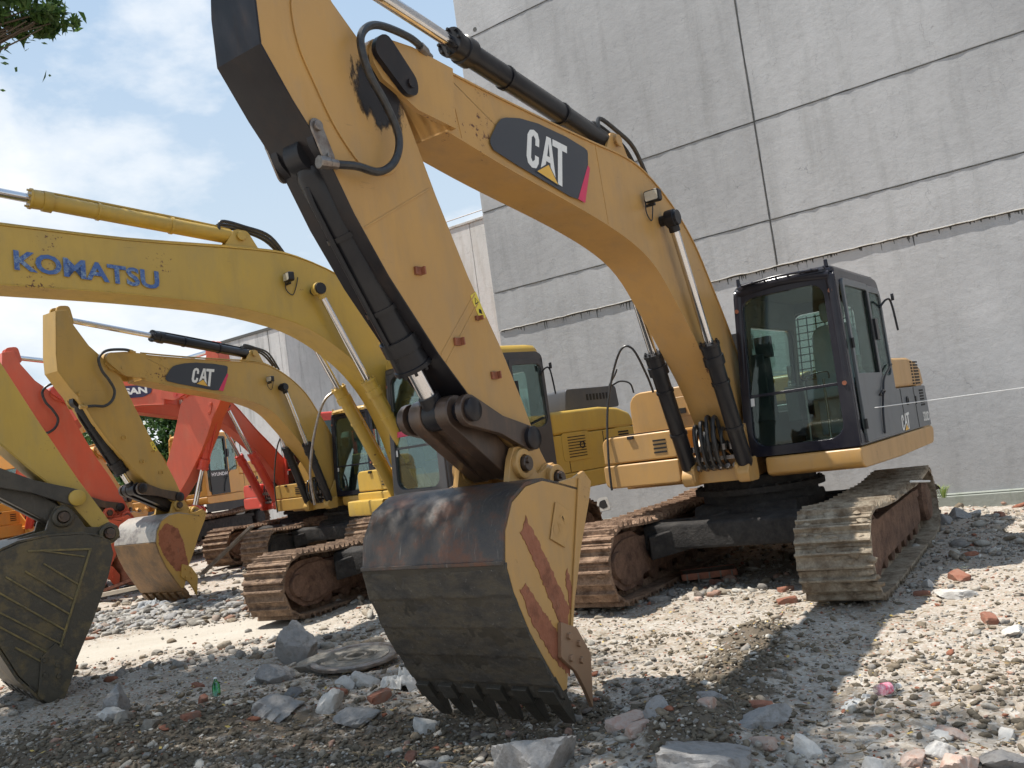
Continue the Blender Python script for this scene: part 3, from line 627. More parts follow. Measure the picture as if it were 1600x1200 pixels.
# ------------------------------------------------------------------ cab
def cab(root, P):
    x0, x1 = P.get('x0', -1.02), P.get('x1', .79); yl = P.get('yl', 1.35); yt = P.get('yt', .33); yb = P.get('yb', .20); z0 = P.get('z0', 1.27); z1 = P.get('z1', 3.02)
    fm, low, roofm, gl = P['frame'], P['lower'], P['roof'], P.get('glass', M['glass'])
    yin = lambda z: yb + (yt - yb) * (z - z0) / (z1 - z0)
    c = MB()
    # front frame: (a,b) in 0..1 across / metres up
    def ff(a, b, t): yi = yin(b); return (x1 - t - .02 * ((b - z0) / (z1 - z0)) ** 2, yi + (yl - yi) * a, b)
    W = yl - yt
    out = rrect(0, 1, z0, z1 - .01, (.02, .02, .10, .10)); inn = rrect(.085, .885, z0 + .10, z1 - .13, (.14, .14, .13, .13))
    c.ring(out, inn, ff, .09)
    # left (door) side frame, right side frame, rear frame
    def fl(a, b, t): return (a, yl - t, b)
    c.ring(rrect(x0, x1 - .02, z0, z1, (.02, .02, .12, .12)), rrect(x0 + .10, x1 - .13, z0 + .10, z1 - .14, (.3, .1, .12, .1)), fl, .05)
    def fr(a, b, t): return (a, yin(b) + t, b)
    c.ring(rrect(x0, x1 - .02, z0, z1, (.02, .02, .10, .10)), rrect(x0 + .14, x1 - .22, z0 + .42, z1 - .40, (.06, .06, .12, .12)), fr, .05)
    def fb(a, b, t): yi = yin(b); return (x0 + t, yi + (yl - yi) * a, b)
    c.ring(rrect(0, 1, z0, z1, (.02, .02, .10, .10)), rrect(.05, .72, z0 + .75, z1 - .22, (.09, .09, .09, .09)), fb, .05)
    # corner posts
    for (xx, y0_, y1_, r) in ((x1 - .055, yl - .045, yl - .045, .052), (x1 - .055, yb + .045, yt + .045, .05), (x0 + .05, yl - .05, yl - .05, .05)):
        c.tube([(xx, y0_, z0 + .02), (xx, (y0_ + y1_) / 2, (z0 + z1) / 2), (xx, y1_, z1 - .06)], r, 14, sub=4)
    # front roof rail
    c.tube([(x1 - .05, yt + .04, z1 - .06), (x1 - .035, (yt + yl) / 2, z1 - .02), (x1 - .05, yl - .04, z1 - .06)], .055, 12, sub=6)
    c.bx(x0 + .05, x1 - .06, yb + .08, yl - .04, z0 + .004, z0 + .05)
    o = c.build('cab', fm, root, bev=.008)
    # roof
    r = MB()
    lp = rrect(x0 + .0, x1 + .02, yt + .005, yl - .005, .13, 6); n = len(lp); cx, cy = (x0 + x1) / 2, (yt + yl) / 2
    vs = []
    H = P.get('roofh', .07)
    for sc_, h in ((1, 0), (1, .4), (.96, .85), (.86, 1.)): vs += [(cx + (a - cx) * sc_, cy + (b - cy) * sc_, z1 - .03 + h * H) for a, b in lp]
    fs = [tuple(range(n))[::-1], tuple(range(3 * n, 4 * n))] + [(k * n + i, k * n + (i + 1) % n, (k + 1) * n + (i + 1) % n, (k + 1) * n + i) for k in range(3) for i in range(n)]
    r.add(vs, fs)
    if P.get('visor', True): r.tube([(x1 + .03, yt + .12, z1 + .0), (x1 + .045, cy, z1 + .02), (x1 + .03, yl - .12, z1 + .0)], .014, 8); [r.cyl((x1 + .02, yt + .12 + i * .12, z1 + .004), (x1 + .055, yt + .12 + i * .12, z1 + .012), .010, n=8) for i in range(8)]
    for yy in (yt + .06, yl - .06): r.cyl((x1 - .05, yy, z1 + .02), (x1 - .05, yy, z1 + .09), .022, .018, 10)
    r.build('roof', roofm, o, ang=50)
    # panes
    def pane(nm, loop, fn): q = MB(); q.slab(loop, fn, .006); return q.build(nm, gl, o)
    pane('windshield', rrect(.09, .88, z0 + .105, z1 - .135, (.14, .14, .13, .13)), lambda a, b, t: ff(a, b, .03 + t))
    pane('side_window', rrect(x0 + .15, x1 - .23, z0 + .43, z1 - .41, (.06, .06, .12, .12)), lambda a, b, t: fr(a, b, .02 + t))
    pane('rear_window', rrect(.06, .71, z0 + .76, z1 - .23, .09), lambda a, b, t: fb(a, b, .02 + t))
    # split bar across the windshield with the lower edge trim
    q = MB(); zb = z0 + .62; q.box((x1 - .045, (yin(zb) + yl) / 2, zb), (.03, (yl - yin(zb)) * .84, .03)); q.tube([ff(.6, zb + .07, .10), ff(.62, zb + .13, .12), ff(.78, zb + .14, .12), ff(.8, zb + .07, .10)], .008, 6)
    q.build('windshield_bar', fm, o, bev=.005)
    # rear guard grid
    if P.get('grid', True):
        q = MB()
        for i in range(7): a = .09 + .60 * i / 6; q.cyl(fb(a, z0 + .78, .01), fb(a, z1 - .25, .01), .007, n=6)
        for i in range(9): b = z0 + .80 + (z1 - z0 - 1.07) * i / 8; q.cyl(fb(.06, b, .01), fb(.71, b, .01), .007, n=6)
        q.build('window_grille', M['black'], o)
    # door: split panel and sliding glass
    zs = z0 + .70
    dq = MB(); xd0, xd1 = P.get('door', (-.42, .56))
    dq.ring(rrect(xd0, xd1, z0 + .015, z1 - .09, (.03, .03, .06, .08)), rrect(xd0 + .055, xd1 - .055, zs, z1 - .16, (.05, .02, .04, .05)), lambda a, b, t: (a, yl + .022 - t, b), .03)
    do = dq.build('door', P.get('doorm', low), o, bev=.005)
    q = MB(); q.slab(rrect(xd0 + .05, xd1 - .05, zs - .01, z1 - .155, .04), lambda a, b, t: (a, yl + .004 - t, b), .006); q.build('door_window', gl, do)
    q = MB(); q.bx(xd0 + .055, xd0 + .095, yl + .0, yl + .028, zs, z1 - .17); q.bx(xd0 - .10, xd0 + .01, yl + .015, yl + .05, z0 + 1.05, z0 + 1.28); q.build('door_rail', M['black'], do, bev=.004)
    q = MB(); q.tube([(xd0 + .12, yl + .03, z0 + .46), (xd0 + .12, yl + .055, z0 + .50), (xd0 + .24, yl + .055, z0 + .50), (xd0 + .26, yl + .03, z0 + .46), (xd0 + .12, yl + .03, z0 + .46)], .009, 6); q.build('door_handle', M['black'], do)
    for zz in (z0 + .15, z0 + .95):
        q = MB(); q.cyl((xd1 + .02, yl + .03, zz), (xd1 + .02, yl + .03, zz + .10), .018, n=10); q.build('door_hinge', M['black'], do)
    if P.get('curve', True): q = MB(); q.tube([(x0 + .10, yl + .03, z0 + .78), (xd0 - .05, yl + .035, z0 + .64), (xd0 + .12, yl + .038, z0 + .50), (xd0 + .28, yl + .038, z0 + .28), (xd0 + .34, yl + .035, z0 + .06)], .011, 6); q.build('door_seal', M['black'], do)
    # quarter panel behind the door
    q = MB(); q.ring(rrect(x0 + .012, xd0 - .012, z0 + .012, z1 - .10, (.03, .02, .04, .12)), rrect(x0 + .06, xd0 - .06, z0 + .66, z1 - .17, (.12, .02, .03, .08)), lambda a, b, t: (a, yl + .014 - t, b), .03)
    q.build('quarter_panel', P.get('quarter', low), o, bev=.004)
    q = MB(); q.slab(rrect(x0 + .055, xd0 - .055, z0 + .655, z1 - .165, (.12, .02, .03, .08)), lambda a, b, t: (a, yl + .002 - t, b), .006); q.build('quarter_window', gl, o)
    # interior
    s = MB(); sx, sy = -.30, (yt + yl) / 2 + .06
    s.slab(rrect(-.24, .24, -.02, .70, (.06, .06, .14, .14)), lambda a, b, t: (sx - .30 + t + b * -.12, sy + a, z0 + .62 + b), .13)
    s.slab(rrect(-.13, .13, .74, .96, .05), lambda a, b, t: (sx - .40 + t, sy + a, z0 + .62 + b), .09)
    s.bx(sx - .30, sx + .22, sy - .25, sy + .25, z0 + .50, z0 + .63); s.bx(sx - .2, sx + .12, sy - .18, sy + .18, z0 + .1, z0 + .5)
    s.build('seat', M['seat'], o, bev=.03, segs=3)
    k = MB()
    for dy in (-.38, .36): k.bx(sx - .2, sx + .32, sy + dy - .07, sy + dy + .07, z0 + .3, z0 + .68)
    k.bx(x1 - .35, x1 - .15, yb + .12, yb + .30, z0 + .35, z0 + 1.05); k.bx(x1 - .22, x1 - .16, yt + .08, yt + .26, z0 + 1.0, z0 + 1.22)
    k.build('console', M['trimd'], o, bev=.015)
    k = MB()
    for dy in (-.38, .36): k.tube([(sx + .24, sy + dy, z0 + .66), (sx + .27, sy + dy, z0 + .78), (sx + .25, sy + dy, z0 + .90)], lambda t: .012 + .018 * t, 8); k.steps((sx + .24, sy + dy, z0 + .66), (sx + .26, sy + dy, z0 + .76), [(0, 0), (0, .06), (.03, .04), (.035, .05), (.065, .035), (.07, .04), (.1, .02), (.1, 0)], 14)
    for dy in (-.10, .10): k.tube([(x1 - .30, sy + dy, z0 + .06), (x1 - .34, sy + dy, z0 + .35), (x1 - .36, sy + dy, z0 + .70)], .012, 6); k.bx(x1 - .34, x1 - .18, sy + dy - .05, sy + dy + .05, z0 + .08, z0 + .10)
    k.build('control_lever', M['steel'], o, ang=40)
    # headliner and inner lining of the pillars
    k = MB(); k.bx(x0 + .07, x1 - .12, yt + .08, yl - .08, z1 - .10, z1 - .06); k.bx(x0 + .055, x0 + .09, yb + .10, yl - .08, z0 + .05, z0 + .74); k.ring(rrect(.02, .93, z0 + .5, z1 - .1, .05), rrect(.04, .74, z0 + .74, z1 - .21, .09), lambda a, b, t: fb(a, b, .055 + t), .03)
    k.ring(rrect(x0 + .06, x1 - .1, z0 + .05, z1 - .1, .05), rrect(x0 + .13, x1 - .21, z0 + .41, z1 - .39, .1), lambda a, b, t: fr(a, b, .052 + t), .03)
    k.build('cab_lining', M['trim'], o)
    if P.get('sticker', True):
        k = MB(); k.slab(rrect(.075, .12, z0 + .52, z0 + .60, .004), lambda a, b, t: ff(a, b, .024 - t), .001); k.build('sticker', M['white'], o)
    # mirror on the rear left corner, grab bar, wiper
    k = MB(); k.tube([(x0 + .08, yl, z1 - .32), (x0 + .03, yl + .07, z1 - .24), (x0 - .01, yl + .11, z1 - .28), (x0 - .03, yl + .13, z1 - .60)], .012, 6); k.slab(rrect(-.012, .012, -.04, .04, .01), lambda a, b, t: (x0 + .0 + a, yl + .12 + t, z1 - .22 + b), .03)
    k.build('mirror_bracket', M['black'], o)
    k = MB()
    for b in (z0 + .62, z1 - .22): k.cyl(ff(.95, b, -.01), ff(.95, b, .03), .022, n=12)
    k.cyl(ff(.03, z1 - .24, -.01), ff(.03, z1 - .24, .03), .022, n=12)
    k.build('latch_button', M['bkrust'], o)
    return o

# ------------------------------------------------------------------ upper structure
def upper(root, P):
    y1 = 1.34; tail = P.get('tail', -2.78); pm = P['paint']; band = P['band']; dark = P['dark']
    fr = MB(); fx = P.get('fx', 0)
    fr.bx(-1.6, 1.04 + fx, -.42, .24, 1.075, 1.24)
    fr.bx(-1.9, .72 + P.get('boxx', 0), -1.30, -.42, 1.09, 1.20)
    for s in (-1, 1): fr.prism([(x_ + fx, z_) for x_, z_ in ((.15, 1.2), (.98, 1.2), (1.17, 1.10), (1.18, 1.24), (.95, 1.42), (.62, 1.85), (.30, 1.85), (.0, 1.6))], s * .215, s * .255)
    for s in (-1, 1):
        fr.prism(rpoly([(.90 + fx, 1.06), (1.16 + fx, 1.06), (1.2 + fx, 1.16), (1.12 + fx, 1.28), (.9 + fx, 1.3)], .04), s * .235, s * .36)
    fr.build('main_frame', pm, root, bev=.01)
    # skirts under cab and engine, both sides
    sk = MB()
    prof = rpoly([(tail + .10, 1.04), (-.9, 1.03), (.70, 1.055), (.80, 1.09), (.80, 1.262), (tail + .02, 1.262), (tail - .02, 1.18)], .04)
    sk.prism(prof, .40, y1 + .012); sk.build('side_skirt', pm, root, bev=.02)
    sk = MB(); sk.prism(rpoly([(tail + .10, 1.04), (.55, 1.05), (.55, 1.262), (tail + .02, 1.262)], .03), -y1 - .01, -.45); sk.build('side_skirt', pm, root, bev=.015)
    # engine house
    zt = P.get('hoodz', 2.13); zb_ = P.get('bandz', 1.78)
    h = MB(); hp = [(-1.05, zb_ + .002), (-1.05, zt), (-2.05, zt + .01), (-2.42, zt - .03), (-2.66, zt - .12), (-2.76, zb_ + .002)]
    h.prism(hp, -y1 + .01, y1, 0); ho = h.build('engine_hood', pm, root, bev=.05, segs=4)
    h = MB(); h.prism([(-1.03, 1.266), (-1.03, zb_), (-2.75, zb_), (-2.77, 1.266)], -y1 + .005, y1 + .002); bo = h.build('engine_side_panel', band, root, bev=.015)
    for xx in (-1.30, -2.02): q = MB(); q.bx(xx - .004, xx + .004, y1 + .002, y1 + .006, 1.28, zb_ - .01); q.build('panel_joint', M['slot'], bo)
    for k in range(6): q = MB(); q.box((-2.45, y1 + .0045, 1.72 - k * .036), (.22, .005, .022)); q.build('grille_slot', M['slot'], bo)
    q = MB(); q.slab(rrect(-2.12, -2.05, 1.56, 1.66, .01), lambda a, b, t: (a, y1 + .002 + t, b), .01); q.build('panel_latch', M['black'], bo)
    q = MB(); q.steps((-1.58, y1 + .001, 1.62), (-1.58, y1 + .02, 1.62), [(0, 0), (0, .05), (.015, .05), (.015, .035), (.004, .03), (.004, 0)], 16); q.build('fuel_cap', M['black'], bo)
    if P.get('vents', True):
        for cidx, (xa, xb) in enumerate(((-2.16, -2.08), (-2.50, -2.24))):
            for k in range(8): q = MB(); z = zt - .05 - k * .038; q.box(((xa + xb) / 2 - (.0 if k else 0), y1 + .0035, z), (xb - xa, .005, .020)); q.build('vent_slot', M['slot'], ho)
    # black hood lid on top
    if P.get('lid'):
        a, b_, za = P['lid']; q = MB(); q.prism(rpoly([(a, zt), (a + .03, za), (b_ - .06, za), (b_, zt)], .05), -.30, .95); lo = q.build('exhaust_cover', dark, root, bev=.04, segs=3)
        for k in range(7): g = MB(); g.box((a + .25 + k * .07, .9535, (zt + za) / 2 + .02), (.035, .006, .09)); g.build('cover_slot', M['slot'], lo)
    # counterweight
    c = MB(); n = 9; lp = []
    for i in range(n + 1): t = i / n; yy = -y1 + 2 * y1 * t; lp.append((tail + .10 - .32 * math.cos((t - .5) * PI) ** .6 if 0 < t < 1 else tail + .12, yy))
    loop = [(-2.30, -y1)] + lp + [(-2.30, y1)]
    c.slab([(a, b) for a, b in loop], lambda a, b, t: (a - .0, b * (1.0 if t < .9 else .985), 1.07 + t), .92)
    c.build('counterweight', P.get('cw', pm), root, bev=.05, segs=3)
    # front right: tool box with the fuel tank stepping up behind it
    t = MB(); bo_ = P.get('boxx', 0); xa, xb = .30 + bo_, 1.06 + bo_
    t.slab(rrect(-1.33, -.42, 1.11, 1.36, (.08, .05, .02, .03)), lambda a, b, q: (xb - q, a, b), xb - xa); to = t.build('battery_box', pm, root, bev=.025, segs=3)
    t = MB(); t.slab(rrect(-1.32, -.43, 1.375, 1.665, (.02, .02, .05, .09)), lambda a, b, q: (xb - .02 - q, a, b), xb - xa); tb = t.build('tool_box', pm, root, bev=.03, segs=3)
    for k in range(4): q = MB(); q.box((xb - .017, -.62, 1.45 + k * .042), (.006, .15, .018)); q.build('box_slot', M['slot'], tb)
    q = MB(); q.box((xb - .012, -.95, 1.64), (.03, .07, .035)); q.build('box_latch', M['black'], tb)
    t = MB(); t.slab(rrect(-1.30, -.44, 1.20, P.get('tankz', 2.14), (.02, .02, .04, .16)), lambda a, b, q: (.30 + bo_ - q, a, b), 1.35); tk = t.build('fuel_tank', pm, root, bev=.045, segs=3)
    q = MB(); q.slab(rrect(-.88, -.52, 1.80, 2.02, .03), lambda a, b, q_: (.303 + bo_ + q_, a, b), .012); q.build('tank_panel', pm, tk, bev=.006)
    q = MB(); q.box((.32 + bo_, -.70, 1.86), (.02, .22, .06)); q.build('tank_slot', M['slot'], tk)
    q = MB(); q.bx(.32 + bo_, .96 + bo_, -1.24, -.5, 1.668, 1.676)
    q.build('step_tread', M['black'], tb)
    # hoses between frame and boom foot
    rnd = random.Random(P.get('seed', 1))
    for k in range(P.get('hoses', 8)):
        y = (-.17 + .09 * (k % 4)) * (1 if k < 4 else .8); zt_ = 1.62 + rnd.uniform(-.03, .06) + (.06 if k >= 4 else 0); x = 1.02 + (k // 4) * .12
        q = MB(); q.tube([(x - .25, y + .02, 1.18), (x + .02, y, 1.26), (x + .10, y + .005, 1.48), (x + .05, y, zt_), (x - .06, y - .005, zt_ - .02), (x - .12, y - .01, zt_ - .22), (x - .26, y, zt_ - .30)], .019, 8); q.build('hydraulic_hose', M['rubber'], root)
    if not P.get('hoses', 8): return bo, ho, tb
    q = MB()
    for k in range(6): y = -.2 + k * .08; q.cyl((1.12, y, 1.40), (1.12, y, 1.46), .028, n=6); q.cyl((1.04, y, 1.22), (1.10, y, 1.24), .03, n=6)
    q.bx(1.05, 1.09, -.24, .24, 1.30, 1.34); q.build('hose_clamp', M['steel'], root, bev=.003)
    return bo, ho, tb
def work_light(parent, x, z, y, d=(1, 0, -.1), w=.15, h=.11):
    m = MB(); s = 1 if y > 0 else -1
    m.slab(rrect(-w / 2, w / 2, -h / 2, h / 2, .02), lambda a, b, t: (x - t, y + s * .09 + a, z + b), .07)
    m.cyl((x - .04, y, z - .02), (x - .04, y + s * .05, z - .02), .016, n=8); m.bx(x - .055, x - .025, min(y, y + s * .1), max(y, y + s * .1), z - h / 2 - .03, z - h / 2 - .005)
    o = m.build('work_light', M['black'], parent, bev=.006)
    g = MB(); g.slab(rrect(-w / 2 + .012, w / 2 - .012, -h / 2 + .012, h / 2 - .012, .015), lambda a, b, t: (x + .003 + t, y + s * .09 + a, z + b), .004); g.build('lamp_lens', M['lampglass'], o)
    w_ = MB(); w_.tube([(x - .05, y + s * .02, z + .05), (x - .02, y + s * .01, z - .12), (x - .10, y + s * .012, z - .20), (x - .16, y + s * .01, z - .10), (x - .2, y + s * .01, z + .02)], .006, 6); w_.build('lamp_cable', M['rubber'], o)
    return o
# ------------------------------------------------------------------ one digger
def V2(pts, dx=0, dz=0, rot=0, o=(0, 0), sx=1):
    c, s = math.cos(rot), math.sin(rot); r = []
    for x, z in pts:
        x -= o[0]; z -= o[1]; r.append((o[0] + c * x - s * z + dx, o[1] + s * x + c * z + dz))
    return r
def sm(pts, k=4): return [(p.x, p.y) for p in smooth_path([Vector(q) for q in pts], k)]
A = dict(   # arm of the nearest digger, side view in metres
 top=[(5.12, 4.28), (5.02, 4.25), (4.26, 4.20), (3.17, 4.15), (2.55, 4.13), (2.15, 4.05), (1.68, 3.82), (1.28, 3.49), (1.01, 3.11), (.80, 2.79), (.65, 2.53), (.42, 2.1), (.30, 1.75), (.30, 1.52)],
 bot=[(5.10, 3.83), (4.95, 3.80), (4.39, 3.69), (3.31, 3.51), (2.64, 3.35), (2.25, 3.17), (1.92, 2.86), (1.56, 2.46), (1.22, 2.06), (1.02, 1.7), (.90, 1.45), (.60, 1.38)],
 fork=(5.62, 4.13, R(7), .62, .215),
 stick=[(6.50, 4.95), (6.57, 4.25), (6.57, 3.98), (6.40, 3.72), (6.21, 3.47), (6.04, 3.14), (5.82, 2.80), (5.46, 2.34), (5.20, 2.06), (4.95, 1.84), (4.70, 1.62), (4.55, 1.38), (4.40, 1.37), (4.40, 1.50), (4.50, 1.66), (4.64, 2.02), (4.81, 2.40), (5.06, 2.86), (5.28, 3.36), (5.48, 3.87), (5.80, 4.22), (6.0, 4.40), (6.22, 4.72), (6.32, 4.98)],
 nfront=10, hinge=(4.47, 1.46), lpin=(4.84, 1.60), sp=(4.72, 1.76), rp=(5.33, 1.98),
 side=[(4.52, 1.42), (4.60, 1.50), (4.72, 1.47), (4.92, 1.46), (5.10, 1.49), (5.28, 1.475), (5.44, 1.40), (5.54, 1.25), (5.58, 1.08), (5.54, .90), (5.44, .65), (5.31, .43), (5.19, .24), (5.14, .24), (5.02, .56), (4.88, .79), (4.75, 1.04), (4.58, 1.30)],
 seam=[(4.70, 1.38), (4.92, 1.44), (5.10, 1.485), (5.28, 1.478), (5.44, 1.405), (5.545, 1.25), (5.585, 1.08), (5.54, .90), (5.44, .65), (5.31, .43), (5.20, .25), (5.18, .21)],
 lip=(5.175, .205), tip=(5.055, .012), cutter=[(5.15, .64), (4.99, .57), (4.87, .38), (4.93, .06), (4.99, .20), (5.06, .32), (5.20, .44)])
def digger(c):
    root = empty('excavator', (c['x'], c['y'], c.get('z', 0)), R(c['yaw']), c.get('s', 1))
    tag(root, c['label'], 'excavator', 'excavators parked in a row along the wall')
    rot = R(c['tyaw'] - c['yaw']); P = c['paint']; K = c['ram']; g = c.get('detail', 1)
    crawler(root, 1.19, .62, c['tm'], 3, rot, c.get('lumps', 0), n=c.get('shoes', 46), label=c.get('tl'))
    crawler(root, -1.19, .62, c['tm2'], 8, rot, c.get('lumps2', 0), n=c.get('shoes', 46), label=c.get('tl2'))
    undercarriage(root, M['fr_dark'], rot)
    bo, ho, tb = upper(root, c['up'])
    cb = cab(root, c['cab'])
    a = c['arm']
    w = a.get('w', .19)
    b = boom(root, sm(a['top']), sm(a['bot']), P, w, a['fork'], seams=a.get('seams', ()))
    cb_, ct = a.get('cb', (1.06, 1.17)), a.get('ct', (1.97, 3.62)); cy = a.get('cy', .30); fr = a.get('cfrac', .52)
    for s in (-1, 1): cylinder(root, 'boom_cylinder', (cb_[0], s * cy, cb_[1]), (ct[0], s * cy, ct[1]), fr, .082, .042, K, eye=.085, eyew=.09)
    m = MB(); m.steps((ct[0], -cy - .07, ct[1]), (ct[0], cy + .07, ct[1]), [(0, 0), (0, .07), (.03, .075), (.04, .05), (2 * cy + .10, .05), (2 * cy + .11, .075), (2 * cy + .14, .07), (2 * cy + .14, 0)], 16); m.build('boom_pin', M['black'], b, ang=40)
    wl = a.get('light', (2.32, 3.79)); work_light(b, wl[0], wl[1], w + .012)
    st = stick(root, a['stick'], [P, c.get('stickfront', P)], .18, front=a['stick'][0:a['nfront']], tip=a['hinge'], pinp=a['fork'][:2], topeye=a['stick'][-1] if a.get('topeye', True) else None)
    fx, fz = a['fork'][:2]
    m = MB(); pin(m, fx, fz, w + .06, .08, .095, .03)
    ca = a['fork'][2] + PI + .62
    for s in (-1, 1): m.prism(V2(rpoly([(-.13, -.10), (.20, -.085), (.26, 0), (.20, .085), (-.13, .10), (-.17, 0)], .06), fx, fz, ca), s * (w + .04), s * (w + .075)); m.cyl((fx + .17 * math.cos(ca), s * (w + .06), fz + .17 * math.sin(ca)), (fx + .17 * math.cos(ca), s * (w + .09), fz + .17 * math.sin(ca)), .03, n=6)
    m.build('arm_pin', c.get('pinmat', M['greasedark']), b, ang=40)
    # stick ram on top of the boom
    q0, q1 = a.get('scyl', ((2.45, 4.33), (6.40, 4.88)))
    cylinder(root, 'stick_cylinder', (q0[0], 0, q0[1]), (q1[0], 0, q1[1]), a.get('sfrac', .56), .088, .048, K, eye=.10)
    m = MB()
    for s in (-1, 1): m.prism(rpoly([(q0[0] - .28, q0[1] - .26), (q0[0] + .30, q0[1] - .24), (q0[0] + .07, q0[1] + .08), (q0[0] - .09, q0[1] + .08)], .05), s * .06, s * .09)
    pin(m, q0[0], q0[1], .13, .04, .055, .02); m.build('ram_bracket', P, b, bev=.005)
    # bucket ram in front of the stick
    q2, q3 = a.get('bcyl', ((6.20, 3.50), a['rp']))
    cylinder(root, 'bucket_cylinder', (q2[0], 0, q2[1]), (q3[0], 0, q3[1]), a.get('bfrac', .80), .10, .055, K, eye=.10, eyew=.12)
    m = MB()
    for s in (-1, 1):
        m.prism(rpoly([(q2[0] - .25, q2[1] + .12), (q2[0] - .22, q2[1] - .16), (q2[0] - .02, q2[1] - .10), (q2[0] + .075, q2[1] - .02), (q2[0] + .10, q2[1] + .16)], .05), s * .125, s * .178, 1)
        m.prism(V2(rrect(-.045, .045, -.13, .13, .042), q2[0] + .03, q2[1] + .02, R(-22)), s * .182, s * .196)
        m.cyl((q2[0] + .06, s * .19, q2[1] + .10), (q2[0] + .06, s * .215, q2[1] + .10), .03, n=12); m.cyl((q2[0] - .0, s * .19, q2[1] - .06), (q2[0] - .0, s * .21, q2[1] - .06), .018, n=6)
    m.build('ram_bracket', [c.get('plate', M['steel']), c.get('stickfront', P)], st, bev=.004)
    linkage(root, a['sp'], a['rp'], a['lpin'], c['link'])
    bk, rb = bucket(root, a['side'], a['seam'], a['hinge'], a['lpin'], c['bk'], a.get('bw', .56), a['lip'], c.get('teeth', 6), a['tip'], cutter=a['cutter'], wear=c.get('wear'), ribs=c.get('ribs'), tooth_mat=c.get('tooth'))
    # hoses
    if g:
        y = w + .07
        for k, dy in ((0, 0),):
            m = MB(); m.tube([(fx - .38, y - .04, fz + .18), (fx - .18, y, fz + .20), (fx + .14, y + .02, fz + .17), (fx + .30, y + .03, fz + .04), (fx + .27, y + .03, fz - .16), (fx + .16, y + .03, fz - .32), (fx + .08, y + .03, fz - .50), (fx + .14, y + .03, fz - .66), (fx + .28, y + .02, fz - .75), (fx + .44, y, fz - .74), (fx + .58, y - .05, fz - .74)], .024, 10, sub=8); h = m.build('hydraulic_hose', M['rubber'], root)
            m = MB(); m.steps((fx + .55, y - .04, fz - .74), (fx + .68, y - .06, fz - .74), [(0, 0), (0, .03), (.05, .03), (.055, .038), (.12, .038), (.12, 0)], 8); m.build('hose_fitting', c.get('plate', M['steel']), h, bev=.003); m = MB(); m.steps((fx - .30, y - .02, fz + .185), (fx - .46, y - .06, fz + .165), [(0, 0), (0, .032), (.08, .032), (.09, .022), (.15, .022), (.15, 0)], 8); m.box((fx - .40, w - .02, fz + .12), (.12, .1, .05)); m.build('hose_fitting', c.get('plate', M['steel']), h, bev=.003)
        # steel lines along the top of the boom and hose loops behind the ram foot
        for k, yy in enumerate((-.13, .13)):
            tp = [(p[0], p[1] + .05) for p in a['top'][1:9]]
            m = MB(); m.tube([(x, yy, z) for x, z in tp], .016, 6, sub=3); m.build('oil_line', P, b)
        for k in range(3):
            m = MB(); x0, z0 = q0[0] + .35, q0[1] + .08; m.tube([(x0 - .05 * k, -.08 + .07 * k, z0 - .02), (x0 - .15, -.08 + .07 * k, z0 + .06 + .02 * k), (x0 - .42, -.09 + .08 * k, z0 + .05), (x0 - .75, -.09 + .08 * k, z0 - .06), (x0 - .98, -.08 + .08 * k, z0 - .30 - .05 * k)], .020, 8); m.build('hydraulic_hose', M['rubber'], root)
        # small mounting brackets and a warning label on the stick
        for (x, z, s_) in a.get('tabs', ((5.56, 2.85, .05), (5.27, 2.42, .05), (5.03, 2.58, .03), (4.93, 2.2, .05))):
            m = MB(); m.box((x, .188, z), (s_ * 1.3, .02, s_)); m.box((x - s_ * .5, .20, z), (.012, .05, s_)); m.build('bracket', c.get('tabmat', P), st, bev=.003)
        lb = a.get('label', (5.00, 2.66))
        if not lb: return root, b, st, bk, bo, cb, tb
        m = MB(); m.prism(V2([(-.035, -.09), (.035, -.09), (.035, .09), (-.035, .09)], lb[0], lb[1], R(-24)), .181, .1835); lo = m.build('warning_label', M['lab'], st)
        m = MB(); m.slab(V2([(-.022, .02), (.022, .02), (0, .065)], lb[0], lb[1], R(-24)), lambda a_, b_, t: (a_, .1840 + t, b_), .0006); m.slab(V2([(-.010, -.06), (.018, -.04), (.005, -.015), (-.015, -.03)], lb[0], lb[1], R(-24)), lambda a_, b_, t: (a_, .1840 + t, b_), .0006); m.build('warning_symbol', M['black'], lo)
        m = MB(); m.slab(V2([(-.013, .027), (.013, .027), (0, .055)], lb[0], lb[1], R(-24)), lambda a_, b_, t: (a_, .1852 + t, b_), .0004); m.build('warning_symbol', M['lab'], lo)
    return root, b, st, bk, bo, cb, tb
def cat_decal(b, quad, poly, stripe, y):
    m = MB(); m.slab(poly, lambda a_, b_, t: (a_, y + .001 + t, b_), .0012); d = m.build('logo_panel', M['decal'], b)
    m = MB(); m.slab(stripe, lambda a_, b_, t: (a_, y + .0028 + t, b_), .0008); m.build('logo_stripe', M['pink'], b)
    cat_logo(b, quad, y)

CABK = dict(frame=M['frame'], lower=M['cabgrey'], roof=M['frame'], quarter=M['cabgrey'], doorm=M['cabgrey'])
decal_poly = [(4.63, 3.83), (4.62, 3.87), (4.52, 3.99), (4.45, 4.05), (4.38, 4.075), (4.20, 4.11), (3.95, 4.125), (3.55, 4.105), (3.28, 4.07), (3.235, 4.055), (3.23, 4.03), (3.262, 3.91), (3.505, 3.602), (3.62, 3.605), (4.35, 3.735), (4.60, 3.79)]
decal_stripe = [(3.255, 3.93), (3.235, 4.0), (3.225, 3.95), (3.22, 3.87), (3.40, 3.585), (3.50, 3.60)]
decal_stripe = [(3.262, 3.925), (3.235, 3.90), (3.40, 3.585), (3.505, 3.602)]
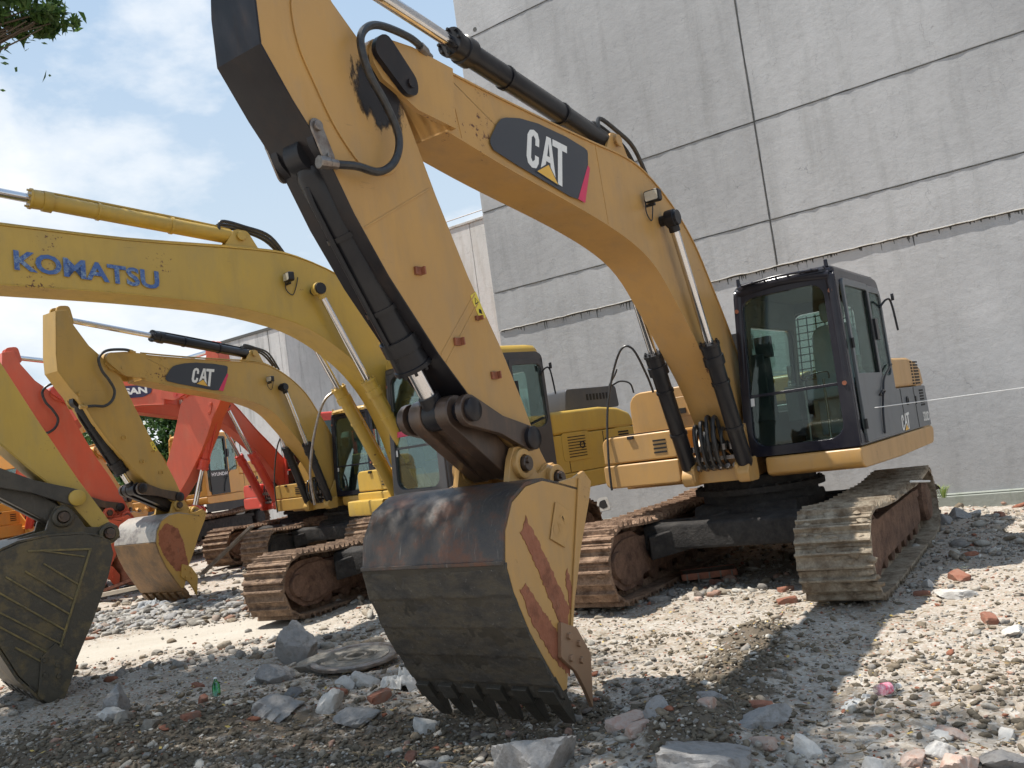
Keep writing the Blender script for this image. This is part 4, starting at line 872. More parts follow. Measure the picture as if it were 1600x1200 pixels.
# --- nearest digger
d1 = digger(dict(x=2.568, y=10.003, yaw=-125, tyaw=-121.5, label='tan yellow excavator with black cab, nearest to the camera, its toothed bucket on the rubble', paint=M['cat'], ram=M['black'], stickfront=M['greasedark'],
    tm=[M['tr_grey'], M['fr_rust']], tm2=[M['tr_brown'], M['fr_rust']], lumps=11, lumps2=5, tl='crawler track caked in pale grey mud', tl2='crawler track coated in reddish brown mud',
    up=dict(paint=M['cat'], band=M['cabgrey'], dark=M['darkgrey'], seed=4), cab=dict(CABK), arm=dict(A, seams=(((3.05, 4.14), (3.02, 3.46)), ((5.0, 4.24), (4.93, 3.80)))),
    link=[M['grease'], M['grease'], M['greasedark']], bk=[M['cat'], M['bk1'], M['bk1low']], tooth=M['bk1low'], teeth=6, tabmat=M['bkrust'],
    wear=([(5.00, .70), (5.075, .52), (5.32, 1.06), (5.40, 1.22), (5.33, 1.30), (5.22, 1.12)], [(5.10, .50), (5.09, .30), (5.25, .45), (5.40, .68), (5.48, .90), (5.42, .92)], [(4.93, .78), (4.99, .62), (5.0, .86), (4.96, .92)])))
r1, b1, st1, bk1, bo1, cb1, tb1 = d1
cat_decal(b1, ((4.12, 4.065), (3.57, 4.02), (3.66, 3.65), (4.215, 3.765)), decal_poly, decal_stripe, .203)
m = MB(); m.prism(V2([(-.085, -.12), (.085, -.12), (.085, .12), (-.085, .12)], 4.98, 1.20, R(28)), .563, .572); m.build('embossed_plate', M['cat'], bk1, bev=.004)
lettering('embossed_lettering', 'CAT', ((5.045, .572, 1.12), (4.90, .572, 1.205), (5.085, .572, 1.19)), (0, 1, 0), M['cat'], bk1, off=.02, out=.002)
m = MB(); m.prism([(4.66, 1.46), (4.69, 1.46), (5.075, .45), (5.05, .45)], .562, .574); m.build('rib', M['cat'], bk1, bev=.003)
cat_logo(bo1, ((-1.10, 1.47), (-1.52, 1.49), (-1.49, 1.30), (-1.08, 1.29)), 1.344)
lettering('lettering', '320D', ((-2.33, 1.342, 1.335), (-2.70, 1.342, 1.325), (-2.33, 1.342, 1.455)), (0, 1, 0), M['white'], bo1, off=.03)
# weld seams and a doubler plate on the stick
for (a_, b_) in (((5.97, 3.07), (5.34, 3.40)), ((5.44, 2.34), (5.02, 2.74)), ((5.40, 2.29), (5.00, 2.68))):
    d_ = (Vector(b_) - Vector(a_)).normalized(); q_ = Vector((-d_.y, d_.x)) * .006; m = MB(); m.prism([(a_[0] - q_.x, a_[1] - q_.y), (a_[0] + q_.x, a_[1] + q_.y), (b_[0] + q_.x, b_[1] + q_.y), (b_[0] - q_.x, b_[1] - q_.y)], .180, .1845); m.build('weld_seam', M['cat'], st1, bev=.002)
m = MB(); m.prism(rpoly([(6.12, 4.50), (6.34, 4.35), (6.33, 4.05), (6.12, 3.62), (5.92, 3.40), (5.66, 3.42), (5.56, 3.62), (5.66, 3.95), (5.86, 4.20)], .12, 5), .180, .1925); m.build('doubler_plate', M['cat'], st1, bev=.004)
# grease smeared below the arm pin
m = MB(); m.slab(rpoly([(6.0, 4.38), (6.12, 4.1), (6.05, 3.7), (5.85, 3.35), (5.46, 3.45), (5.40, 3.60), (5.48, 3.86), (5.60, 4.0), (5.82, 4.22)], .05), lambda a, b, t: (a, .1935 + t, b), .001); m.build('grease_stain', M['smear'], st1)
# bent guard rail by the tool box
m = MB(); m.tube([(1.10, -1.24, 1.10), (1.09, -1.23, 1.45), (1.02, -1.2, 1.95), (.93, -1.12, 2.35), (.90, -.98, 2.62), (.86, -.86, 2.60), (.78, -.78, 2.3), (.72, -.76, 2.1)], .013, 8); m.tube([(.72, -1.0, 2.13), (.74, -1.02, 2.24), (.78, -1.12, 2.28), (.82, -1.24, 2.24), (.80, -1.16, 2.36), (.79, -1.13, 2.42)], .010, 8); m.build('hand_rail', M['rubber'], r1)
# stains on the hood: small mark letters
# --- lemon yellow digger
K = dict(A)
KK=0
K.update(top=[(5.42, 4.56), (5.0, 4.57), (3.78, 4.48), (2.32, 4.44), (1.72, 4.36), (1.10, 4.09), (.82, 3.74), (.62, 3.38), (.38, 2.8), (.10, 2.2), (-.08, 1.8), (-.12, 1.50)],
 bot=[(5.40, 4.0), (5.05, 3.98), (3.83, 3.90), (2.8, 3.79), (2.15, 3.65), (1.74, 3.50), (1.38, 3.27), (1.03, 2.95), (.76, 2.55), (.58, 2.1), (.42, 1.6), (.15, 1.40)],
 fork=(5.85, 4.28, R(2), .5, .27), w=.23,
 stick=[(6.75, 5.2), (6.80, 4.5), (6.7, 4.1), (6.3, 3.75), (5.90, 3.40), (5.50, 2.90), (5.17, 2.44), (4.92, 2.15), (4.68, 1.90), (4.42, 1.50), (4.36, 1.34), (4.22, 1.32), (4.18, 1.42), (4.50, 2.0), (4.80, 2.6), (5.10, 3.24), (5.40, 3.75), (5.75, 4.10), (6.2, 4.7), (6.55, 5.2)],
 nfront=9, hinge=(4.28, 1.41), lpin=(4.69, 1.64), sp=(4.55, 1.81), rp=(5.32, 2.14), cb=(.32, 1.20), ct=(1.60, 3.95), cy=.36, cfrac=.58, light=(2.0, 4.10),
 side=[(4.37, 1.35), (4.50, 1.44), (4.90, 1.48), (5.17, 1.46), (5.33, 1.41), (5.50, 1.25), (5.57, 1.05), (5.52, .82), (5.40, .58), (5.27, .28), (5.12, .06), (5.02, .02), (4.82, .22), (4.60, .62), (4.42, 1.01), (4.35, 1.22)],
 seam=[(4.44, 1.38), (4.62, 1.455), (4.90, 1.48), (5.17, 1.465), (5.33, 1.415), (5.505, 1.255), (5.575, 1.05), (5.525, .81), (5.405, .57), (5.275, .27), (5.13, .07), (5.08, .02)],
 lip=(5.09, .05), tip=(4.98, -.10), cutter=[(4.95, .50), (5.08, .40), (5.14, .06), (5.04, -.04), (4.92, -.02), (4.78, .28)],
 scyl=((2.40, 4.64), (6.55, 5.20)), sfrac=.54, bcyl=((6.60, 3.90), (5.32, 2.14)), label=None, tabs=())
kribs = [(5.10, 1.38, 4.55, 1.30, .020), (4.56, 1.30, 4.98, .28, .022), (4.98, 1.24, 4.70, .99, .016), (5.14, 1.20, 4.76, .86, .016), (5.30, 1.18, 4.79, .72, .016), (5.42, 1.10, 4.84, .58, .016), (5.44, .93, 4.88, .46, .016), (5.40, .76, 4.93, .35, .016), (5.28, .54, 4.98, .27, .016), (4.62, 1.24, 4.98, 1.36, .014)]
upk = dict(paint=M['kom'], band=M['kom'], dark=M['darkgrey'], lid=(-2.9, -1.75, 2.42), seed=9, vents=False, hoodz=2.10, hoses=0, boxx=-.68, fx=-.76, tankz=1.70)
cabk = dict(x0=-1.05, x1=.79, frame=M['darkgrey'], lower=M['darkgrey'], roof=M['kom'], quarter=M['darkgrey'], doorm=M['darkgrey'], roofh=.13, visor=False, grid=False, z0=1.27, z1=2.93)
d2 = digger(dict(x=-1.24, y=12.14, yaw=-138, tyaw=-116, label='lemon yellow excavator with blue letters on its boom and a green-grey ribbed bucket', paint=M['kom'], ram=M['kom'], tm=[M['tr_brown'], M['fr_rust']], tm2=[M['tr_tan'], M['fr_rust']],
    up=upk, cab=cabk, arm=K, link=[M['bk1low'], M['bk1low'], M['kom']], bk=[M['bk2'], M['bk2'], M['bk2']], tooth=M['bk1low'], teeth=5, lumps=0, lumps2=3, ribs=kribs, pinmat=M['kom'], plate=M['kom']))
r2, b2, st2, bk2, bo2, cb2, tb2 = d2
lettering('lettering', 'KOMATSU', ((4.90, .246, 4.120), (3.49, .246, 3.94), (4.895, .246, 4.325)), (0, 1, 0), M['blue'], b2, off=.03)
m = MB(); m.slab([(.10, 2.03), (.90, 2.03), (.90, 2.10), (.10, 2.10)], lambda a, b, t: (.772 - t, .25 + (1.35 - .28) * a, b), .003); bn = m.build('windshield_banner', M['pink'], cb2)
m = MB(); m.slab(rrect(-1.75, -1.2, 1.42, 1.80, .05), lambda a, b, t: (a, 1.343 + t, b), .006); pn = m.build('vent_panel', M['kom'], bo2, bev=.004)
for k in range(8): m = MB(); m.box((-1.48, 1.3505, 1.74 - k * .038), (.34, .004, .012)); m.build('vent_slot', M['slot'], pn)
m = MB(); m.tube([(1.12, -1.25, 1.30), (1.13, -1.25, 1.75), (1.0, -1.22, 2.3), (.8, -1.15, 2.75), (.5, -1.1, 2.78), (.3, -1.1, 2.2)], .02, 8); m.build('hand_rail', M['steel'], r2)
# --- smaller tan yellow digger behind it
B3 = {k: v for k, v in A.items()}
sh = lambda L_, dx=-.12, dz=-.02: [(x + dx, z + dz) for x, z in L_]
B3.update(hinge=(4.36, 1.43), lpin=(4.68, 1.60), sp=(4.66, 1.74), rp=(5.36, 1.97), side=sh(A['side'], -.16), seam=sh(A['seam'], -.16), lip=(4.94, .10), tip=(4.83, -.05), cutter=sh(A['cutter'], -.16))
c3 = dict(CABK); c3['roof'] = M['catold']; c3['roofh'] = .10
d3 = digger(dict(x=-3.58, y=18.70, yaw=-121.9, tyaw=-108, s=.95, label='mid-sized tan yellow excavator with its lettered boom under the lemon yellow boom', paint=M['catold'], ram=M['black'], tm=[M['tr_tan'], M['fr_rust']], tm2=[M['tr_tan'], M['fr_dark']],
    up=dict(paint=M['catold'], band=M['cabgrey'], dark=M['darkgrey'], seed=14), cab=c3, arm=B3, link=[M['grease'], M['greasedark'], M['greasedark']], bk=[M['catold'], M['bk3'], M['bk3low']], tooth=M['bk3low'], teeth=6, plate=M['catold'], pinmat=M['catold'],
    wear=([(4.86, .62), (4.90, .50), (5.10, .52), (5.30, .80), (5.38, 1.02), (5.36, 1.22), (5.20, 1.34), (4.98, 1.22), (4.90, .98)],)))
r3, b3, st3, bk3, bo3, cb3, tb3 = d3
cat_decal(b3, ((4.02, 4.03), (3.55, 4.00), (3.63, 3.665), (4.11, 3.765)), decal_poly, decal_stripe, .203)
m = MB(); m.tube([(1.10, -1.24, 1.10), (1.09, -1.24, 1.75), (.95, -1.2, 2.45), (.85, -1.1, 2.75)], .016, 8); m.build('hand_rail', M['rubber'], r3)
# --- red digger with a red cab
D4 = dict(A)
s4 = lambda L_: [(x - .28, z - .20) for x, z in L_]
D4.update(label=None)
D4.update(top=[(4.85, 4.12), (4.2, 4.06), (3.4, 4.02), (2.9, 3.96), (2.3, 3.78), (1.82, 3.50), (1.31, 2.85), (.97, 2.45), (.62, 2.0), (.42, 1.7), (.35, 1.5)],
 bot=[(4.83, 3.62), (4.3, 3.55), (3.82, 3.46), (2.98, 3.29), (2.5, 3.22), (2.03, 3.05), (1.36, 2.41), (1.03, 1.93), (.92, 1.6), (.7, 1.4)],
 fork=(5.34, 3.93, R(7), .60, .21), stick=s4(A['stick']), hinge=(4.33, 1.40), lpin=(4.65, 1.52), sp=(4.44, 1.60), rp=(5.03, 1.80), side=sh(A['side'], -.18, -.06), seam=sh(A['seam'], -.18, -.06), lip=(4.92, .06), tip=(4.82, -.10), cutter=sh(A['cutter'], -.18, -.06),
 scyl=((2.3, 4.10), (6.12, 4.70)), bcyl=((6.2, 3.36), (5.03, 1.80)), ct=(2.02, 3.45), tabs=(), light=(3.0, 3.6))
upr = dict(paint=M['red2'], band=M['red2'], dark=M['darkgrey'], seed=19, vents=False, hoses=4)
cabr = dict(frame=M['red2'], lower=M['red2'], roof=M['red2'], quarter=M['red2'], doorm=M['red2'], visor=False, grid=False, glass=M['glassg'])
d4 = digger(dict(x=-4.96, y=20.9, yaw=-136, tyaw=-108, label='red excavator with a red cab, parked just beyond the mid-sized tan yellow one', paint=M['red'], ram=M['red2'], tm=[M['tr_tan'], M['fr_dark']], tm2=[M['tr_tan'], M['fr_rust']],
    up=upr, cab=cabr, arm=D4, link=[M['grease'], M['grease'], M['greasedark']], bk=[M['red'], M['bk1'], M['bk1low']], pinmat=M['red2'], plate=M['red'], shoes=46))
# --- red digger facing the other way
E5 = dict(A)
pv = (5.45, 3.62)
def T5(L_, rot=.40): return V2([(x - 5.62 + pv[0], z - 4.13 + pv[1]) for x, z in L_], 0, 0, rot, pv)
def T51(p, rot=.40): return T5([p], rot)[0]
rr5 = 0.0
E5.update(top=[(4.95, 3.86), (4.2, 4.12), (3.2, 4.25), (2.5, 4.2), (1.9, 3.95), (1.4, 3.5), (1.0, 2.9), (.7, 2.3), (.5, 1.8), (.35, 1.5)],
 bot=[(4.92, 3.42), (4.2, 3.50), (3.2, 3.52), (2.6, 3.42), (2.1, 3.15), (1.7, 2.8), (1.35, 2.25), (1.1, 1.75), (.95, 1.45), (.7, 1.38)],
 fork=(pv[0], pv[1], R(-14), .56, .22), stick=T5(A['stick'], rr5), hinge=T51(A['hinge'], rr5), lpin=T51(A['lpin'], rr5), sp=T51(A['sp'], rr5), rp=(5.20, 1.12), side=T5(A['side'], rr5), seam=T5(A['seam'], rr5), lip=T51(A['lip'], rr5), tip=T51(A['tip'], rr5), cutter=T5(A['cutter'], rr5),
 scyl=((2.5, 4.05), T51((6.40, 4.88), rr5)), bcyl=((5.98, 3.15), (5.20, 1.12)), bfrac=.58, ct=(2.1, 3.5), tabs=(), label=None, light=(2.6, 3.5), topeye=True)
hg5 = E5['hinge']
for k_ in ('side', 'seam', 'cutter'): E5[k_] = V2(E5[k_], 0, 0, -1.45, hg5)
for k_ in ('lip', 'tip', 'lpin'): E5[k_] = V2([E5[k_]], 0, 0, -1.45, hg5)[0]
uph = dict(paint=M['hyu'], band=M['hyu'], dark=M['darkgrey'], lid=(-2.2, -1.4, 2.38), seed=29, vents=False, hoses=4)
cabh = dict(frame=M['hyu'], lower=M['trimd'], roof=M['hyu'], quarter=M['hyu'], doorm=M['trimd'], visor=False, grid=False, glass=M['glass'])
d5 = digger(dict(x=-11.02, y=18.8, z=.28, s=.93, yaw=-18, tyaw=-20, label='excavator facing right, its wide orange-red stick hanging in front of the orange yellow one', paint=M['red'], ram=M['red2'], tm=[M['tr_tan'], M['fr_dark']], tm2=[M['tr_tan'], M['fr_rust']],
    up=uph, cab=cabh, arm=E5, link=[M['red2'], M['red2'], M['greasedark']], bk=[M['bkrust'], M['bk1'], M['bk2']], pinmat=M['red2'], plate=M['red'], detail=0))
b5 = d5[1]
m = MB(); m.slab(rpoly([(3.05, 3.76), (4.41, 3.64), (4.64, 3.70), (4.67, 3.85), (4.2, 3.92), (3.1, 4.0)], .05), lambda a, b, t: (a, -.204 - t, b), .003); lp5 = m.build('logo_panel', M['navy'], b5, )
lettering('lettering', 'DOOSAN', ((3.23, -.208, 3.80), (4.54, -.208, 3.705), (3.23, -.208, 3.945)), (0, -1, 0), M['white'], b5, off=.045)
# --- orange yellow digger with lettering on the cab door
G6 = dict(A)
pv6 = (3.55, 2.75)
def T6(L_, rot=-.62): return V2([(x - 5.62 + pv6[0], z - 4.13 + pv6[1]) for x, z in L_], 0, 0, rot, pv6)
G6.update(top=[(3.2, 2.95), (2.8, 3.0), (2.2, 3.02), (1.6, 2.95), (1.1, 2.7), (.7, 2.25), (.45, 1.85), (.35, 1.5)], bot=[(3.18, 2.5), (2.8, 2.48), (2.2, 2.45), (1.7, 2.35), (1.35, 2.0), (1.1, 1.65), (.92, 1.45), (.7, 1.38)],
 fork=(pv6[0], pv6[1], R(-8), .5, .2), stick=[(p[0], p[1]) for p in V2([(pv6[0] + (x - 5.62) * .62, pv6[1] + (z - 4.13) * .72) for x, z in A['stick']], 0, 0, -.30, pv6)],
 scyl=((1.5, 3.15), (3.9, 3.35)), ct=(1.6, 2.8), tabs=(), label=None, light=(1.9, 2.7), topeye=False, sfrac=.5)
f6 = lambda p: V2([(pv6[0] + (p[0] - 5.62) * .62, pv6[1] + (p[1] - 4.13) * .72)], 0, 0, -.30, pv6)[0]
h6 = f6(A['hinge']); G6.update(hinge=h6, lpin=(h6[0] + .37, h6[1] + .1), sp=f6((4.85, 2.1)), rp=(h6[0] + .75, h6[1] + .42), bcyl=(f6((6.50, 3.56)), (h6[0] + .75, h6[1] + .42)), bfrac=.5)
m6 = lambda L_: [(x - A['hinge'][0] + h6[0], (z - A['hinge'][1]) + h6[1] + .0) for x, z in L_]
G6.update(side=m6(A['side']), seam=m6(A['seam']), lip=m6([A['lip']])[0], tip=m6([A['tip']])[0], cutter=m6(A['cutter']))
d6 = digger(dict(x=-9.42, y=24.5, z=.32, yaw=-102, tyaw=-105, s=.95, label='orange yellow excavator with white letters on its dark cab door, behind the hanging red stick', paint=M['hyu'], ram=M['hyu'], tm=[M['tr_tan'], M['fr_dark']], tm2=[M['tr_tan'], M['fr_rust']],
    up=uph, cab=cabh, arm=G6, link=[M['grease'], M['grease'], M['greasedark']], bk=[M['hyu'], M['bk3'], M['bk3low']], pinmat=M['hyu'], plate=M['hyu'], detail=0))
lettering('lettering', 'HYUNDAI', ((.50, 1.376, 1.80), (-.36, 1.376, 1.80), (.50, 1.376, 1.90)), (0, 1, 0), M['white'], d6[5], off=.03, out=.006)
lettering('lettering', '220LC', ((-1.75, 1.344, 1.36), (-2.42, 1.344, 1.36), (-1.75, 1.344, 1.50)), (0, 1, 0), M['black'], d6[4], off=.02)
# --- orange digger at the left edge
d7 = digger(dict(x=-15.6, y=16.4, z=.05, yaw=2, tyaw=-2, label='orange excavator at the left edge, seen behind the ribbed bucket', paint=M['hyu'], ram=M['red2'], tm=[M['tr_tan'], M['fr_dark']], tm2=[M['tr_tan'], M['fr_rust']],
    up=uph, cab=cabh, arm=G6, link=[M['red2'], M['red2'], M['greasedark']], bk=[M['catold'], M['bkrust'], M['bk3low']], pinmat=M['red2'], plate=M['hyu'], detail=0))
# ------------------------------------------------------------------ ground: one sheet to the horizon
def graded(a0, a1, step, lo, hi, g=1.22):
    core = list(np.arange(a0, a1 + 1e-6, step)); s = step; p = core[-1]
    while p < hi: s *= g; p += s; core.append(min(p, hi))
    s = step; p = core[0]; left = []
    while p > lo: s *= g; p -= s; left.append(max(p, lo))
    return np.array(left[::-1] + core)
xs = graded(-6.5, 6.8, .03, -600, 600); ys = graded(3.2, 13.5, .03, -60, 900, 1.13)
X, Y = np.meshgrid(xs, ys); Z = hfun(X, Y); Z = Z * (1 - sstep(60, 120, np.hypot(X, Y)))
nx, ny = len(xs), len(ys); idx = np.arange(nx * ny).reshape(ny, nx)
F = np.stack([idx[:-1, :-1], idx[:-1, 1:], idx[1:, 1:], idx[1:, :-1]], -1).reshape(-1, 4)
def ground_mat():
    m, nt, b = new_mat('rubble_ground')
    n0 = tex(nt, .45, 6, .6); n1 = tex(nt, 3.2, 8, .68, off=3); n2 = tex(nt, 22, 6, .7, off=8)
    base = ramp(nt, [(.30, (.185, .148, .105)), (.44, (.31, .262, .205)), (.56, (.42, .38, .33)), (.70, (.26, .212, .16))]); L(nt, n1, 0, base, 0)
    warm = mixc(nt, .5, (base, 0), (.37, .31, .25)); r0 = ramp(nt, [(.42, 0), (.62, 1)]); L(nt, n0, 0, r0, 0)
    a = mixc(nt, (r0, 0), (base, 0), (warm, 2))
    # grit
    v = N(nt, 'ShaderNodeTexVoronoi', i_Scale=46.); tc = nt.nodes.new('ShaderNodeTexCoord'); L(nt, tc, 'Object', v, 0)
    rv = ramp(nt, [(0, (.52, .50, .47)), (.35, (.28, .24, .20)), (.55, (.40, .37, .33)), (.72, (.34, .13, .07)), (.80, (.30, .26, .21)), (1, (.56, .54, .50))], 'CONSTANT')
    sp = nt.nodes.new('ShaderNodeSeparateColor'); L(nt, v, 'Color', sp, 0); L(nt, sp, 0, rv, 0)
    nm = ramp(nt, [(.42, .0), (.62, .75)]); L(nt, n2, 0, nm, 0)
    g = mixc(nt, (nm, 0), (a, 2), (rv, 0))
    # damp dark earth churned up in patches (foreground pile, ridge, right-hand side)
    at = nt.nodes.new('ShaderNodeAttribute'); at.attribute_name = 'earth'
    n4 = tex(nt, 6, 6, .7, off=31); ma = N(nt, 'ShaderNodeMath', operation='MULTIPLY_ADD'); L(nt, n4, 0, ma, 0); ma.inputs[1].default_value = 1.1; 
    L(nt, at, 'Fac', ma, 2); re = ramp(nt, [(.85, 0), (1.15, .9)]); L(nt, ma, 0, re, 0)
    e = mixc(nt, (re, 0), (g, 2), (.105, .082, .058))
    at2 = nt.nodes.new('ShaderNodeAttribute'); at2.attribute_name = 'path'
    pc = mixc(nt, .6, (g, 2), (.44, .40, .34)); n7 = tex(nt, 2.0, 5, .6, stretch=(.3, 1, 1), off=6); rp_ = ramp(nt, [(.3, (.40, .36, .30)), (.7, (.50, .46, .40))]); L(nt, n7, 0, rp_, 0)
    pc2 = mixc(nt, .7, (pc, 2), (rp_, 0)); f = mixc(nt, (at2, 'Fac'), (e, 2), (pc2, 2))
    L(nt, f, 2, b, 'Base Color'); b.inputs['Roughness'].default_value = .95; b.inputs['Specular IOR Level'].default_value = .15
    bump(nt, b, n2, 0, .9, .02); return m
M['ground'] = ground_mat()
go = np_mesh('ground', np.stack([X, Y, Z], -1).reshape(-1, 3), F, M['ground']); tag(go, kind='structure')
def earth_mask(x, y):
    e = .75 * np.exp(-(((x + 3.2) / 1.8) ** 2 + ((y - 6.3) / .9) ** 2)) + .6 * np.exp(-(((x + .6) / 1.0) ** 2 + ((y - 5.5) / .5) ** 2)) + .55 * np.exp(-(((x + .3) / .9) ** 2 + ((y - 6.0) / .35) ** 2))
    t = np.clip((7.4 - y) / 2.6, 0, 1); xr = 1.75 - 1.1 * t
    e = e + .65 * np.exp(-((x - xr) / .32) ** 2) * sstep(4.2, 4.9, y) * (1 - sstep(6.9, 7.6, y))
    e = e + .30 * np.exp(-(((x - 2.6) / 1.0) ** 2 + ((y - 5.3) / .8) ** 2)) + .25 * np.exp(-(((x - .9) / .7) ** 2 + ((y - 7.4) / .5) ** 2))
    return e
for nm, fn in (('earth', earth_mask), ('path', path_mask)):
    at = go.data.attributes.new(nm, 'FLOAT', 'POINT'); at.data.foreach_set('value', np.asarray(fn(X, Y), np.float32).ravel())

# ------------------------------------------------------------------ stones
def ico(sub):
    bm = bmesh.new(); bmesh.ops.create_icosphere(bm, subdivisions=sub, radius=1); v = np.array([p.co[:] for p in bm.verts]); f = np.array([[q.index for q in p.verts] for p in bm.faces]); bm.free(); return v, f
ICO = {k: ico(k) for k in (1, 2, 3, 4, 5)}
def chisel(V, rng, planes=11, rough=.03, flat=(1, .8, .6), dd=(.5, .9)):
    n = rng.normal(size=(planes, 3)); n /= np.linalg.norm(n, axis=1)[:, None]; n = np.vstack([n, -n[: planes // 2]]); d = rng.uniform(dd[0], dd[1], len(n))
    dot = V @ n.T; dot[dot < .05] = .05; r = np.min(d / dot, axis=1); r = np.minimum(r, 1.25)
    P = V * r[:, None]
    if rough:
        P *= 1 + rough * (fbm(P[:, 0] * 4 + 7, P[:, 1] * 4 + P[:, 2] * 3 + 5, int(rng.integers(99)), 4) - .45)[:, None] * 2.4
    return P * np.array(flat)
def stone_mat(name, a, b_, c, bmp=.6):
    m, nt, b = new_mat(name); n = tex(nt, 9, 7, .7); r = ramp(nt, [(.3, a), (.5, b_), (.7, c)]); L(nt, n, 0, r, 0); L(nt, r, 0, b, 'Base Color'); b.inputs['Roughness'].default_value = .93; b.inputs['Specular IOR Level'].default_value = .15
    n2 = tex(nt, 30, 6, .7, off=3); bump(nt, b, n2, 0, bmp, .012); return m
M['conc'] = stone_mat('broken_concrete', (.20, .20, .20), (.29, .28, .27), (.15, .135, .12), 1.)
M['concd'] = stone_mat('dirty_concrete', (.16, .145, .12), (.24, .22, .19), (.11, .095, .075), .9)
M['plaster'] = stone_mat('white_plaster', (.40, .39, .37), (.50, .48, .45), (.28, .25, .21))
M['brick'] = stone_mat('red_brick', (.19, .075, .05), (.27, .13, .09), (.22, .17, .14))
M['brickp'] = stone_mat('mortared_brick', (.40, .22, .16), (.44, .36, .31), (.30, .14, .09))
M['darkst'] = stone_mat('dark_stone', (.10, .10, .11), (.17, .165, .16), (.07, .06, .055))
